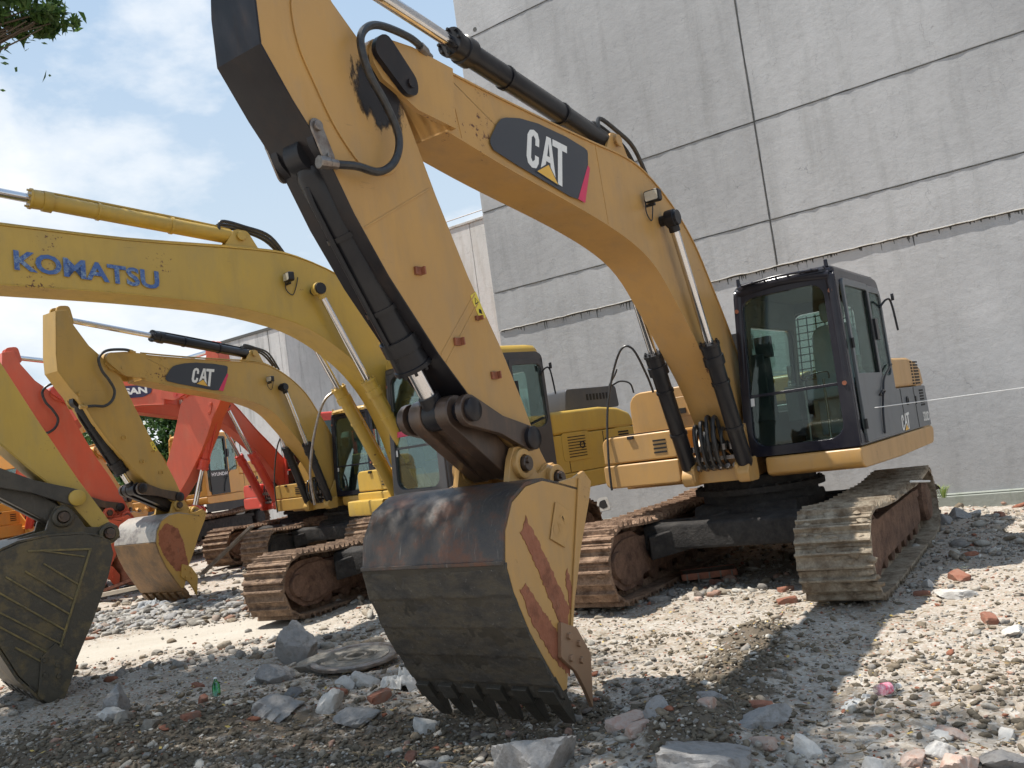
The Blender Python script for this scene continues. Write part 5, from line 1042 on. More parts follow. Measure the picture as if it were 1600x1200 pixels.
# (x, y, width m, kind, label)
ROCKS = [(-2.37, 8.69, .46, 'block', 'conc', 'upright pale grey concrete block, tallest lump of the pile by the round lid'),
 (-1.97, 8.12, .46, 'slab', 'concd', 'long dark brown-grey slab leaning over the edge of the round lid'),
 (-2.35, 7.88, .26, 'lump', 'conc', 'light grey concrete lump with a brick-stained end, in front of the upright block'),
 (-2.54, 7.98, .16, 'lump', 'plaster', 'small whitish lump left of the brick-stained concrete lump'),
 (-2.02, 6.62, .46, 'flat', 'conc', 'broad flat-topped grey concrete chunk below the green bottle'),
 (-1.98, 6.97, .11, 'lump', 'darkst', 'dark fist-sized stone resting behind the broad flat-topped chunk'),
 (-3.41, 7.00, .17, 'lump', 'plaster', 'pale squarish stone near the tip of the ribbed bucket'),
 (-3.52, 7.32, .30, 'lump', 'conc', 'round-backed grey concrete lump right of the ribbed bucket teeth'),
 (-3.22, 6.82, .16, 'lump', 'concd', 'dirt-brown stone half sunk between two pale lumps at lower left'),
 (-2.86, 6.45, .18, 'brick', 'concd', 'earth-covered half brick in the lower left rubble'),
 (-2.59, 6.48, .13, 'brick', 'brick', 'red brick end lying flat at the lower left centre'),
 (-2.69, 7.00, .11, 'brick', 'brick', 'bright red brick splinter standing up under the green bottle'),
 (-3.15, 8.12, .12, 'brick', 'brick', 'brick crumb on the lit dirt left of the green bottle'),
 (-1.62, 6.52, .19, 'lump', 'plaster', 'white lump right of the broad flat-topped chunk'),
 (-1.33, 6.28, .30, 'flat', 'conc', 'wide pale grey stone left of the bucket teeth'),
 (-1.27, 6.66, .17, 'brick', 'brick', 'orange-red brick end beside the crumpled white cloth'),
 (-1.60, 7.10, .14, 'lump', 'plaster', 'small white stone below the round lid'),
 (-1.45, 7.16, .20, 'lump', 'plaster', 'rounded white stone touching the red brick end by the cloth'),
 (-.89, 6.02, .16, 'lump', 'plaster', 'cream lump in the shade just left of the first bucket tooth'),
 (-1.60, 6.80, .13, 'brick', 'brick', 'flat red tile piece among the white stones'),
 (-.90, 5.41, .12, 'brick', 'brick', 'rust-coloured brick piece at the bottom, below the bucket'),
 (-.73, 5.22, .16, 'flat', 'darkst', 'dark angular stone on the bottom edge below the bucket'),
 (-.14, 4.72, .40, 'wedge', 'conc', 'large wedge-shaped concrete block at the bottom centre'),
 (.39, 5.27, .26, 'brick', 'brickp', 'long reddish brick lying in front of the last bucket tooth'),
 (.42, 4.95, .15, 'brick', 'brickp', 'pinkish mortared cube between the wedge block and the big slab'),
 (.54, 5.05, .15, 'lump', 'conc', 'grey stone behind the big slab'),
 (.66, 4.40, .58, 'bigslab', 'conc', 'biggest broken concrete slab, lying tilted at the bottom of the picture'),
 (.92, 5.34, .17, 'flat', 'conc', 'grey plate of concrete above the big slab'),
 (.83, 5.08, .14, 'brick', 'brickp', 'mortared brick wedged behind the big slab'),
 (1.20, 5.42, .14, 'brick', 'brick', 'dark red brick sitting on the dirt ridge'),
 (1.06, 4.96, .26, 'slab', 'conc', 'upright grey slab piece at the foot of the dirt ridge'),
 (1.02, 4.70, .14, 'brick', 'brickp', 'brick lump with white mortar right of the big slab'),
 (1.22, 4.62, .13, 'lump', 'plaster', 'white lump right of the mortared brick lump'),
 (1.46, 4.36, .14, 'lump', 'plaster', 'white stone at the bottom right, left of the brown one'),
 (1.66, 4.40, .12, 'lump', 'brickp', 'brown rounded stone among the white ones at bottom right'),
 (1.82, 4.46, .13, 'lump', 'plaster', 'chalky stone right of the brown rounded stone'),
 (1.90, 4.62, .12, 'flat', 'plaster', 'flat white piece above the chalky stone'),
 (1.80, 4.26, .21, 'lump', 'brickp', 'pink-brown rock on the bottom edge at right'),
 (1.97, 4.66, .15, 'flat', 'brickp', 'flat reddish tile piece above the pink-brown rock'),
 (2.22, 4.62, .12, 'lump', 'plaster', 'white lump standing alone near the right bottom corner'),
 (2.02, 4.28, .18, 'flat', 'darkst', 'dark grey flat rock in the right bottom corner'),
 (3.41, 8.04, .13, 'lump', 'plaster', 'round white stone on the lit ground right of the near crawler'),
 (3.20, 7.71, .13, 'brick', 'brick', 'brick piece at the shadow edge right of the near crawler'),
 (3.37, 7.51, .25, 'flat', 'plaster', 'flat pale stone on the lit ground right of the crawler'),
 (3.73, 8.13, .22, 'brick', 'brick', 'long red tile piece lying in the shade on the right'),
 (3.21, 6.64, .17, 'brick', 'brick', 'brick fragment with a white one beside it at far right'),
 (3.20, 6.31, .18, 'flat', 'plaster', 'white flake beside the brick fragment at far right'),
 (2.35, 8.78, .16, 'brick', 'brick', 'red brick piece just behind the front of the near crawler'),
 (2.20, 8.23, .18, 'brick', 'brick', 'flat red tile in the sun between the two near crawlers'),
 (1.88, 9.70, .15, 'brick', 'brick', 'brick leaning against the iron grate'),
 (1.52, 8.90, .11, 'brick', 'brickp', 'small brick crumb between the grate and the bucket'),
 (5.43, 11.55, .26, 'lump', 'conc', 'big grey stone against the plinth behind the crawler'),
 (5.66, 11.62, .18, 'lump', 'plaster', 'white stone at the foot of the wall, near the weed'),
 (5.88, 11.43, .17, 'brick', 'brick', 'brick end at the foot of the wall near the right edge'),
 (5.12, 11.30, .20, 'lump', 'conc', 'grey stone just behind the rear end of the near crawler'),
 (-4.31, 10.05, .15, 'brick', 'concd', 'dark brick on the edge of the smooth dirt strip')]
for i, (x, y, w, kd, mt, lab) in enumerate(ROCKS):
    rng = np.random.default_rng(100 + i)
    fl = dict(block=(.62, .5, .80), slab=(1.05, .35, .38), lump=(1, .8, .72), flat=(1, .75, .36), brick=(1, .52, .46), wedge=(1, .6, .62), bigslab=(1, .50, .36))[kd]
    s = 5 if w > .25 else 4
    if kd == 'brick':
        V, Fc = ICO[4] if w > .2 else ICO[3]; n = np.array([[1, 0, 0], [-1, 0, 0], [0, 1, 0], [0, -1, 0], [0, 0, 1], [0, 0, -1], *rng.normal(size=(3, 3))]); n = n / np.linalg.norm(n, axis=1)[:, None]; d = np.array([.62] * 6 + [.74] * 3)
        dot = V @ n.T; dot[dot < .05] = .05; P = V * np.min(d / dot, axis=1)[:, None]; P *= 1 + .02 * (fbm(P[:, 0] * 9 + 3, P[:, 1] * 9 + P[:, 2] * 7, i, 3) - .45)[:, None]; P = P * np.array(fl) * 1.6
    else:
        V, Fc = ICO[s]; P = chisel(V, rng, 7 if kd in ('bigslab', 'wedge', 'slab', 'block') else 10, .10, (1, 1, 1)); q_ = P * 9 + i; P = P * (1 + .07 * (fbm(q_[:, 0] + q_[:, 2] * .7, q_[:, 1] - q_[:, 2] * .6, i, 4) - .47))[:, None] * np.array(fl) * 1.35
    o = np_mesh('brick' if kd == 'brick' else 'rock', P * (w / 2), Fc, M[mt]); o.data.set_sharp_from_angle(angle=R(28))
    o.location = (x, y, gz(x, y) + w * .5 * fl[2] * (.34 if kd != 'block' else .6)); o.rotation_euler = (rng.uniform(-.2, .2), rng.uniform(-.25, .25), rng.uniform(0, 3.1) if kd not in ('bigslab', 'slab', 'wedge') else (.45 if kd == 'bigslab' else .35))
    if 'standing up' in lab: o.rotation_euler.y = .9
    tag(o, lab, 'brick' if kd == 'brick' else 'rock', 'bricks in the rubble' if kd == 'brick' else 'loose rocks and concrete lumps')

# uncountable rubble
def rubble(name, n, region, smin, smax, sub, seed, mat, pw=2.2, dens=None):
    rng = np.random.default_rng(seed); V0, F0 = ICO[sub]; Vs = []; Fs = []; o = 0; variants = [chisel(V0, rng, int(rng.integers(6, 10)), .0, (1, rng.uniform(.5, .9), rng.uniform(.3, .7)), (.35, .8)) * 1.25 for _ in range(40)]
    cnt = 0
    while cnt < n:
        x = rng.uniform(region[0], region[1]); y = region[2] + (region[3] - region[2]) * rng.random() ** 1.5
        if dens is not None and rng.random() > dens(x, y): continue
        cnt += 1
        s = smin + (smax - smin) * rng.random() ** pw
        V = variants[rng.integers(40)]; a = rng.uniform(0, 6.28); c_, s_ = math.cos(a), math.sin(a); b_ = rng.uniform(-.5, .5); cb, sb = math.cos(b_), math.sin(b_)
        Rm = np.array([[c_, -s_, 0], [s_, c_, 0], [0, 0, 1]]) @ np.array([[1, 0, 0], [0, cb, -sb], [0, sb, cb]])
        Vs.append((V @ Rm.T) * s + np.array([x, y, 0])); Fs.append(F0 + o); o += len(V)
        Vs[-1][:, 2] += s * .22; 
    Vn = np.vstack(Vs); k = len(V0); cx = Vn[:, 0].reshape(-1, k).mean(1); cy = Vn[:, 1].reshape(-1, k).mean(1); Vn[:, 2] += np.repeat(hfun(cx, cy), k)
    ob = np_mesh(name, Vn, np.vstack(Fs), mat, smooth=False); return ob
def rubble_mat(*cc):
    cc = cc or ((.26, .24, .215), (.36, .33, .285), (.49, .46, .41), (.22, .178, .13), (.33, .28, .22), (.29, .125, .08), (.36, .23, .175), (.16, .135, .115), (.44, .40, .34))
    m, nt, b = new_mat('mixed_rubble'); g = nt.nodes.new('ShaderNodeNewGeometry')
    r = ramp(nt, list(zip((0, .20, .34, .48, .66, .84, .88, .91, .95), cc)), 'CONSTANT')
    L(nt, g, 'Random Per Island', r, 0); n = tex(nt, 28, 5, .7); r2 = ramp(nt, [(.3, .6), (.7, 1.15)]); L(nt, n, 0, r2, 0)
    mx = mixc(nt, 1., (r, 0), (r2, 0), 'MULTIPLY'); L(nt, mx, 2, b, 'Base Color'); b.inputs['Roughness'].default_value = .95; b.inputs['Specular IOR Level'].default_value = .15; bump(nt, b, n, 0, .6, .01); return m
M['rub'] = rubble_mat()
M['rubg'] = rubble_mat((.30, .29, .28), (.40, .385, .36), (.24, .22, .19), (.20, .185, .165), (.34, .32, .29), (.25, .15, .11), (.30, .24, .20), (.15, .135, .12), (.42, .40, .37))
def dn(x, y):
    p = float(path_mask(np.array([x]), np.array([y]))[0]); q = float(vnoise(x * 1.1, y * 1.1, 77)); e = float(earth_mask(x, y))
    return (1 - .93 * p) * (.25 + .75 * q) * (.55 + .9 * min(1, e))
tag(rubble('rubble', 7500, (-6.5, 6.8, 3.6, 14), .012, .050, 2, 1, M['rub'], 3.2, dn), 'broken brick, plaster and concrete pieces strewn over the yard', 'rubble', kind='stuff')
tag(rubble('gravel', 34000, (-6.2, 6.2, 3.4, 12), .006, .022, 1, 2, M['rub'], 1.6, dn), 'fine grit and crumbs between the larger pieces', 'gravel', kind='stuff')
tag(rubble('distant_rubble', 9000, (-15, 8, 9, 30), .025, .10, 2, 3, M['rub'], 3.2, dn), 'heaps of pale rubble between the parked machines', 'rubble', kind='stuff')
em, ent, eb = new_mat('dark_earth'); en = tex(ent, 30, 5, .7); er = ramp(ent, [(.3, (.095, .078, .058)), (.7, (.19, .16, .12))]); L(ent, en, 0, er, 0); L(ent, er, 0, eb, 'Base Color'); eb.inputs['Roughness'].default_value = .97; eb.inputs['Specular IOR Level'].default_value = .1; bump(ent, eb, en, 0, .8, .01); M['earth'] = em
tag(rubble('dirt_clods', 9000, (-5.2, 4.2, 3.8, 8.5), .007, .034, 2, 11, M['earth'], 2.2, lambda x, y: min(1, 1.6 * float(earth_mask(x, y))) * (.3 + float(vnoise(x * 3, y * 3, 5))) + .02), 'dark crumbly earth clods turned up in the yard', 'earth', kind='stuff')
# rubble bank in front of the mid-sized digger's bucket
rng = np.random.default_rng(9)
def dn2(x, y): return math.exp(-(((x + 5.6 + (y - 13.6) * .2) / 1.9) ** 2 + ((y - 13.4) / .9) ** 2))
tag(rubble('rubble_bank', 4200, (-8.5, -3.2, 11.8, 15.5), .015, .10, 2, 5, M['rubg'], 3.0, dn2), 'low bank of pale rubble under the mid-sized bucket', 'rubble', kind='stuff')
# twigs, straw, dead roots
def litter():
    rng = random.Random(8); m = MB()
    for k in range(420):
        x = rng.uniform(-4.2, 3.2); y = rng.uniform(4.2, 8.0); a = rng.uniform(0, PI); l = rng.uniform(.03, .14); z = gz(x, y) + .012
        p = [(x + math.cos(a) * l * t + rng.uniform(-.012, .012), y + math.sin(a) * l * t + rng.uniform(-.012, .012), z + rng.uniform(0, .03)) for t in (-.5, 0, .5)]; m.tube(p, rng.uniform(.0012, .0032), 4, sub=3)
    o = m.build('straw_litter', plain('dry_straw', (.26, .19, .10), .9, 0, .1, 30, 0)); tag(o, 'straw and root bits lying in the dirt', 'litter', kind='stuff')
    m = MB()
    for k in range(1500):      # dry leaves and flakes
        x = rng.uniform(-4.2, 3.6); y = rng.uniform(4.0, 9.0); z = gz(x, y) + .018; s = rng.uniform(.008, .026); a = rng.uniform(0, 6.28); t = rng.uniform(-.7, .7)
        u = Vector((math.cos(a), math.sin(a), t * .5)) * s; v = Vector((-math.sin(a), math.cos(a), rng.uniform(-.4, .4))) * s * .6; p = Vector((x, y, z)); m.add([p - u, p - v * .8, p + u, p + v], [(0, 1, 2, 3)])
    mt, nt, b = new_mat('dry_flakes'); g = nt.nodes.new('ShaderNodeNewGeometry'); r = ramp(nt, [(0, (.30, .20, .09)), (.3, (.46, .40, .31)), (.6, (.18, .13, .08)), (.85, (.50, .36, .10))], 'CONSTANT'); L(nt, g, 'Random Per Island', r, 0); L(nt, r, 0, b, 'Base Color'); b.inputs['Roughness'].default_value = .9
    o = m.build('leaf_litter', mt); tag(o, 'dry leaves and paper flakes scattered over the dirt', 'litter', kind='stuff')
litter()

# ------------------------------------------------------------------ small things on the ground
def lid():
    r = empty('manhole_cover', (-1.72, 8.12, gz(-1.72, 8.12) + .075), .1); r.rotation_euler.x = .05; tag(r, 'round flat dirt-covered lid lying on the rubble left of the big bucket', 'manhole cover')
    m = MB(); m.steps((0, 0, 0), (0, 0, .05), [(0, 0), (0, .38), (.01, .40), (.035, .40), (.045, .39), (.045, .345), (.03, .34), (.03, 0)], 48); m.build('rim', M['steel'], r, ang=40)
    m = MB(); m.steps((0, 0, .031), (0, 0, .04), [(0, 0), (0, .308), (.006, .305), (.006, 0)], 40); 
    for k in range(2): m.steps((0, 0, .0385), (0, 0, .045), [(0, .08 + k * .09), (.004, .085 + k * .09), (.004, .10 + k * .09), (0, .105 + k * .09)], 40)
    m.build('plate', M['concd'], r)
lid()
def bottle(x, y, rz, tilt, body, lab, length=.21, label_mat=None, name='plastic_bottle'):
    r = empty(name, (x, y, gz(x, y) + .05), rz); r.rotation_euler = (0, tilt, rz); tag(r, lab, 'bottle')
    m = MB(); rr = .033; L_ = length; m.steps((-L_ / 2, 0, 0), (L_ / 2, 0, 0), [(0, .012), (0, rr * .8), (.01, rr), (.05, rr * .95), (.06, rr), (L_ * .55, rr), (L_ * .6, rr * .93), (L_ * .66, rr), (L_ * .8, rr * .7), (L_ * .9, rr * .42), (L_ * .97, rr * .42), (L_, rr * .40)], 18); m.build('body', body, r, ang=50)
    if label_mat: m = MB(); m.steps((-L_ * .24, 0, 0), (L_ * .07, 0, 0), [(0, rr * 1.01), (0, rr * 1.05), (L_ * .3, rr * 1.05), (L_ * .3, rr * 1.01)], 18); m.build('wrapper', label_mat, r, ang=50); 
    m = MB(); m.steps((L_ * .46, 0, 0), (L_ * .55, 0, 0), [(0, 0), (0, .016), (.016, .016), (.018, 0)], 12); m.build('cap', M['white'], r, ang=40)
gclear = glass('clear_plastic', (.85, .88, .90), .12); ggreen = glass('green_plastic', (.12, .62, .28), .10)
wrapm = plain('pink_wrapper', (.62, .05, .14), .4, 0, .1, 60, 0, c2=(.7, .55, .6))
bottle(1.95, 5.40, .55, .12, gclear, 'clear crushed plastic bottle with a pink-red wrapper on the dirt', .20, wrapm)
bottle(-2.80, 7.60, 1.9, -.75, ggreen, 'green plastic bottle sticking up out of the rubble', .20)
def cloth(name, x, y, sx, sy, h, mat, lab, cat, seed, rz=0):
    n = 40; a = np.linspace(-1, 1, n); U, V = np.meshgrid(a, a); rad = np.sqrt(U ** 2 + V ** 2); k = fbm(U * 2.6 + seed, V * 2.6, seed, 4); edge = np.clip(1.15 - rad + (k - .45) * .5, 0, 1)
    Zc = h * np.sqrt(edge) * (.35 + 1.5 * np.abs(np.sin(6 * k + 3 * U)) * k) - .02; Xc = U * sx + .25 * sx * (fbm(U * 3, V * 3 + 9, seed + 2, 3) - .5); Yc = V * sy
    idx = np.arange(n * n).reshape(n, n); Fq = np.stack([idx[:-1, :-1], idx[:-1, 1:], idx[1:, 1:], idx[1:, :-1]], -1).reshape(-1, 4)
    o = np_mesh(name, np.stack([Xc, Yc, Zc], -1).reshape(-1, 3), Fq, mat); s_ = o.modifiers.new('thick', 'SOLIDIFY'); s_.thickness = .004; o.location = (x, y, gz(x, y)); o.rotation_euler.z = rz; tag(o, lab, cat); return o
cl = plain('soiled_cloth', (.62, .60, .56), .85, 0, .06, 14, .2)
cloth('cloth', -1.17, 7.0, .15, .12, .13, cl, 'crumpled off-white cloth left of the big bucket teeth', 'cloth', 3)
cloth('plastic_bag', 1.78, 5.42, .15, .06, .035, cl, 'flattened white plastic sheet beside the clear bottle', 'plastic sheet', 6, .5)
cloth('cloth', 5.02, 7.6 + 1.0, .0001 + .12, .08, .03, cl, 'white rag on the lit ground at the right edge', 'cloth', 9)
# iron grate by the crawlers
gr = empty('iron_grate', (1.86, 9.98, .07), R(-8)); tag(gr, 'rusty iron grate lying under the near excavator', 'grate')
m = MB(); m.bx(-.30, .30, -.17, -.15, -.05, .02); m.bx(-.30, .30, .15, .17, -.05, .02); m.bx(-.30, -.28, -.17, .17, -.05, .018); m.bx(.28, .30, -.17, .17, -.05, .018); m.build('grate_frame', M['bkrust'], gr, bev=.003)
m = MB(); m.bx(-.29, .29, -.16, .16, -.01, .012)
for k in range(5): m.bx(-.24 + k * .12 - .008, -.24 + k * .12 + .008, -.175, -.155, -.09, .02)
m.build('grate_plate', M['concd'], gr, bev=.003)
# weathered plank leaning on the far crawler, and a dead timber pile by the tan bucket
def plank(name, a, b, w, t, mat, lab):
    a = Vector(a); b = Vector(b); d = (b - a).normalized(); u = d.cross(Vector((0, 0, 1))).normalized(); v = u.cross(d); m = MB(); n = 8; vs = []
    for i in range(n + 1): p = a + (b - a) * (i / n); j = .01 * math.sin(i * 2.3); vs += [p + u * (w / 2 + j) + v * t / 2, p - u * (w / 2 - j) + v * t / 2, p - u * (w / 2) - v * t / 2, p + u * (w / 2) - v * t / 2]
    m.add(vs, [(0, 1, 2, 3), (4 * n + 3, 4 * n + 2, 4 * n + 1, 4 * n)] + [(k * 4 + i, k * 4 + (i + 1) % 4, k * 4 + 4 + (i + 1) % 4, k * 4 + 4 + i) for k in range(n) for i in range(4)]); o = m.build(name, mat, None, bev=.004); tag(o, lab, 'plank'); return o
wood = plain('weathered_wood', (.30, .27, .23), .85, 0, .1, 5, .4, c2=(.16, .13, .10))
plank('plank', (-6.75, 18.2, .02), (-5.55, 18.0, .86), .16, .05, wood, 'grey plank leaning diagonally against a crawler under the red tool box')
plank('plank', (-8.3, 16.4, .05), (-6.6, 15.6, .22), .22, .07, plain('pale_wood', (.42, .36, .28), .85, 0, .1, 5, .4), 'pale split timber lying behind the ribbed bucket')
plank('plank', (-8.1, 17.0, .10), (-6.7, 16.6, .42), .20, .06, M['bkrust'], 'rusty brown beam resting behind the pale split timber')
cloth('cloth', -6.05, 14.2, .28, .12, .16, plain('grey_cloth', (.33, .34, .35), .9, 0, .1, 10, .2), 'dirty grey cloth in the rubble bank under the mid-sized bucket', 'cloth', 12)

# ------------------------------------------------------------------ walls
wa = 2.52; u_ = Vector((math.cos(wa), math.sin(wa), 0)); n_ = Vector((-math.sin(wa), math.cos(wa), 0)); p0 = Vector((6.085, 12.875, 0))   # n_ points towards the yard
def wall_root(name, org, lab):
    o = empty(name, org, wa); return tag(o, lab, 'wall')
# local frame of a wall: x runs along the wall to the left/far end, +y faces the yard
W1 = wall_root('concrete_wall', p0, 'tall grey rendered wall with dark joints behind the nearest excavator')
bands = [(-.3, 3.965, -.30, -.022), (3.985, 4.725, -.30, 0), (4.740, 6.345, -.30, 0), (6.360, 9.83, -.30, 0), (9.845, 13.5, -.30, 0)]
xl, xr, jx = 7.63, -14.0, 2.035
for bi, (z0, z1, y0, y1) in enumerate(bands):
    m = MB()
    if bi == 0: m.bx(xr, xl, y0, y1, z0, z1)
    else: m.bx(jx + .010, xl, y0, y1, z0, z1); m.bx(xr + 8.0, jx - .010, y0, y1, z0, z1); m.bx(xr, xr + 7.98, y0, y1, z0, z1)
    m.build('wall_panel', M['wall'], W1, bev=.006)
m = MB(); m.bx(xr, xl - .02, -.36, -.06, -.3, 13.4); m.build('wall_core', M['groove'], W1)
rg = random.Random(3)
# ragged mortar lip along the slab edge: a wavy bead of real mortar
m = MB(); pts = [(xl - .05 - i * .12, .002 + rg.uniform(-.004, .004), 3.983 + rg.uniform(-.008, .008)) for i in range(150)]; m.tube(pts, lambda t: .010, 6, sub=1); m.build('mortar_bead', M['plaster'], W1)
m = MB()
for zz in (4.732, 6.352, 9.837): m.tube([(xl - .02 - i * .11, .001 + rg.uniform(-.004, .004), zz + rg.uniform(-.006, .006)) for i in range(190)], lambda t: .0055 + .006 * vnoise(t * 160, 3., 5).item(), 5, sub=1)
m.tube([(jx + rg.uniform(-.006, .006), .001, 4.0 + i * .11) for i in range(86)], lambda t: .006 + .007 * vnoise(t * 80, 7., 5).item(), 5, sub=1)
m.build('joint_sealant', M['groove'], W1)
m = MB()
for i in range(230):
    x = xl - .1 - rg.random() * 17; l = rg.uniform(.01, .06) if rg.random() < .8 else rg.uniform(.06, .14); w = rg.uniform(.008, .03); z = 3.965
    m.add([(x, -.0205, z), (x + w, -.0205, z), (x + w * .7, -.0205, z - l), (x + w * .3, -.0205, z - l * 1.2)], [(0, 1, 2, 3)])
m.build('grime_run', M['groove'], W1)
m = MB(); m.bx(xr, xl + .02, -.05, .09, -.3, .17); m.bx(xr, xl + .01, -.05, .045, .172, .20); m.build('plinth', M['plinth'], W1, bev=.015)
# dark opening behind the cab and small hole near the base
m = MB(); m.bx(2.63, 3.05, -.0215, .0, 2.75, 3.05); m.build('wall_box', M['slot'], W1)
m = MB(); m.slab(rpoly([(-.09, -.05), (.02, -.08), (.1, -.03), (.07, .06), (-.05, .09)], .03), lambda a, b, t: (5.85 + a, -.019 + t, .46 + b), .003); m.build('wall_hole', M['slot'], W1)
m = MB(); m.slab(rpoly([(-.14, -.10), (.08, -.12), (.16, -.03), (.10, .12), (-.10, .14)], .04), lambda a, b, t: (5.85 + a, -.0205 + t, .46 + b), .001); m.build('chipped_patch', M['plaster'], W1)
m = MB()
for (x, z) in ((7.2, 9.95), (5.3, 11.9), (1.2, 8.9)): m.cyl((x, -.01, z), (x, .004, z), .045, n=14)
m.build('tie_hole', M['groove'], W1)
# pale wall set back, left of the tall one
pb = p0 + u_ * 10.7 - n_ * 4.6
W2 = wall_root('concrete_wall', pb, 'sunlit pale stained wall set back beside the edge of the tall grey wall')
m = MB()
for k in range(3): m.bx(-1.0 + k * 1.75 + .006, .75 + k * 1.75 - .006 if k < 2 else 3.25, -.25, 0, -.2, 7.72)
m.build('wall_panel', M['wallb'], W2, bev=.01)
m = MB(); m.bx(-1.2, 3.3, -.32, .03, 7.722, 7.79); m.build('coping', M['plaster'], W2, bev=.01)
m = MB(); m.tube([(3.2, -.1, 7.79), (3.2, -.1, 7.99), (.0, -.1, 7.99), (-1, -.1, 7.99)], .012, 6, sub=1); m.build('coping_rail', M['steel'], W2)
# white streaked walls of the building beyond the row
pc = Vector((-7.6, 30.0, 0))
W3 = wall_root('concrete_wall', pc, 'white wall with black water streaks at the far end of the row')
m = MB(); m.bx(.004, 3.6, -.3, 0, -.2, 6.80); m.bx(-.3, -.004, -14.0, 0, -.2, 6.80)
m.build('wall_panel', M['wallc'], W3, bev=.01)
m = MB(); m.bx(.55, .58, 0, .004, 0, 6.8); m.bx(-.3, 3.6, -.34, .03, 6.80, 6.9); m.build('wall_joint', M['groove'], W3)
# white string stretched past the cab
m = MB(); a = Vector((3.40, 8.55, 1.615)); b = Vector((8.2, 11.05, 1.60)); m.tube([a, (a + b) / 2 - Vector((0, 0, .012)), b], .004, 6, sub=8); o = m.build('string', M['white']); tag(o, 'thin white string stretched level past the black cab', 'string')
m = MB(); m.tube([(3.95, 9.33, .80), (4.48, 10.09, .70)], .012, 6, sub=1); o = m.build('metal_rod', M['white']); tag(o, 'short white rod sticking out above the rear of the near crawler', 'rod')

# ------------------------------------------------------------------ plants
def leaf_mat(name, a, b_, c, tr=.3):
    m = bpy.data.materials.new(name); m.use_nodes = True; nt = m.node_tree; nt.nodes.clear(); out = nt.nodes.new('ShaderNodeOutputMaterial'); g = nt.nodes.new('ShaderNodeNewGeometry')
    r = ramp(nt, [(0, a), (.5, b_), (1, c)]); L(nt, g, 'Random Per Island', r, 0); p = nt.nodes.new('ShaderNodeBsdfPrincipled'); L(nt, r, 0, p, 'Base Color'); p.inputs['Roughness'].default_value = .5
    t = nt.nodes.new('ShaderNodeBsdfTranslucent'); L(nt, r, 0, t, 0); mx = nt.nodes.new('ShaderNodeMixShader'); mx.inputs[0].default_value = tr; L(nt, p, 0, mx, 1); L(nt, t, 0, mx, 2); L(nt, mx, 0, out, 0); return m
M['leaf'] = leaf_mat('near_leaves', (.05, .10, .028), (.08, .15, .04), (.13, .22, .06), .45)
M['leaf2'] = leaf_mat('far_leaves', (.030, .065, .018), (.05, .11, .025), (.10, .17, .04))
M['bark'] = plain('bark', (.10, .075, .05), .9, 0, .1, 10, .6)
def tree(name, base, trunk_h, blobs, nleaf, ls, lab, leafm, seed, rt=.16, cat='tree', group=None):
    rng = np.random.default_rng(seed); root = empty(name, base); tag(root, lab, cat, group)
    m = MB(); tp = Vector((0, 0, trunk_h)); m.tube([(0, 0, -.2), (.05, .03, trunk_h * .5), tuple(tp)], lambda t: rt * (1 - .45 * t), 10)
    for (cx, cy, cz, rx, ry, rz) in blobs:
        s = Vector((.02, 0, trunk_h * rng.uniform(.7, 1))); e = Vector((cx, cy, cz)); md = (s + e) / 2 + Vector((rng.uniform(-.3, .3), rng.uniform(-.3, .3), .2)); m.tube([s, md, e], lambda t: rt * (.45 if rx > .6 else .10) * (1 - .8 * t) + .004, 7)
        for k in range(5):
            e2 = e + Vector(rng.normal(size=3)) * min(rx, rz) * .45; m.tube([md.lerp(e, .5), md.lerp(e2, .8), e2], lambda t: rt * (.14 if rx > .6 else .03) * (1 - .8 * t) + .004, 5, sub=3)
    m.build('trunk', M['bark'], root, ang=60)
    tot = sum((b[3] * b[4] * b[5]) ** .62 for b in blobs); P = []
    for (cx, cy, cz, rx, ry, rz) in blobs:
        n = int(nleaf * (rx * ry * rz) ** .62 / tot); ncl = max(4, n // 45); cl_ = rng.normal(size=(ncl, 3)); cl_ /= np.linalg.norm(cl_, axis=1)[:, None]; cl_ *= rng.uniform(.35, 1, (ncl, 1)) ** .6
        cs = cl_[rng.integers(ncl, size=n)] + rng.normal(size=(n, 3)) * .16; P.append(cs * np.array([rx, ry, rz]) + np.array([cx, cy, cz]))
    P = np.vstack(P); n = len(P); a = rng.normal(size=(n, 3)); a /= np.linalg.norm(a, axis=1)[:, None]; a[:, 2] -= .3; b = np.cross(a, rng.normal(size=(n, 3))); b /= np.linalg.norm(b, axis=1)[:, None]
    s = ls * rng.uniform(.6, 1.3, (n, 1)); c = np.cross(a, b); q = np.stack([P - a * s, P - b * s * .42 + c * s * .12, P + a * s, P + b * s * .42 + c * s * .12], 1).reshape(-1, 3)
    o = np_mesh('crown', q, np.arange(4 * n).reshape(n, 4), leafm, smooth=False); o.parent = root; return root
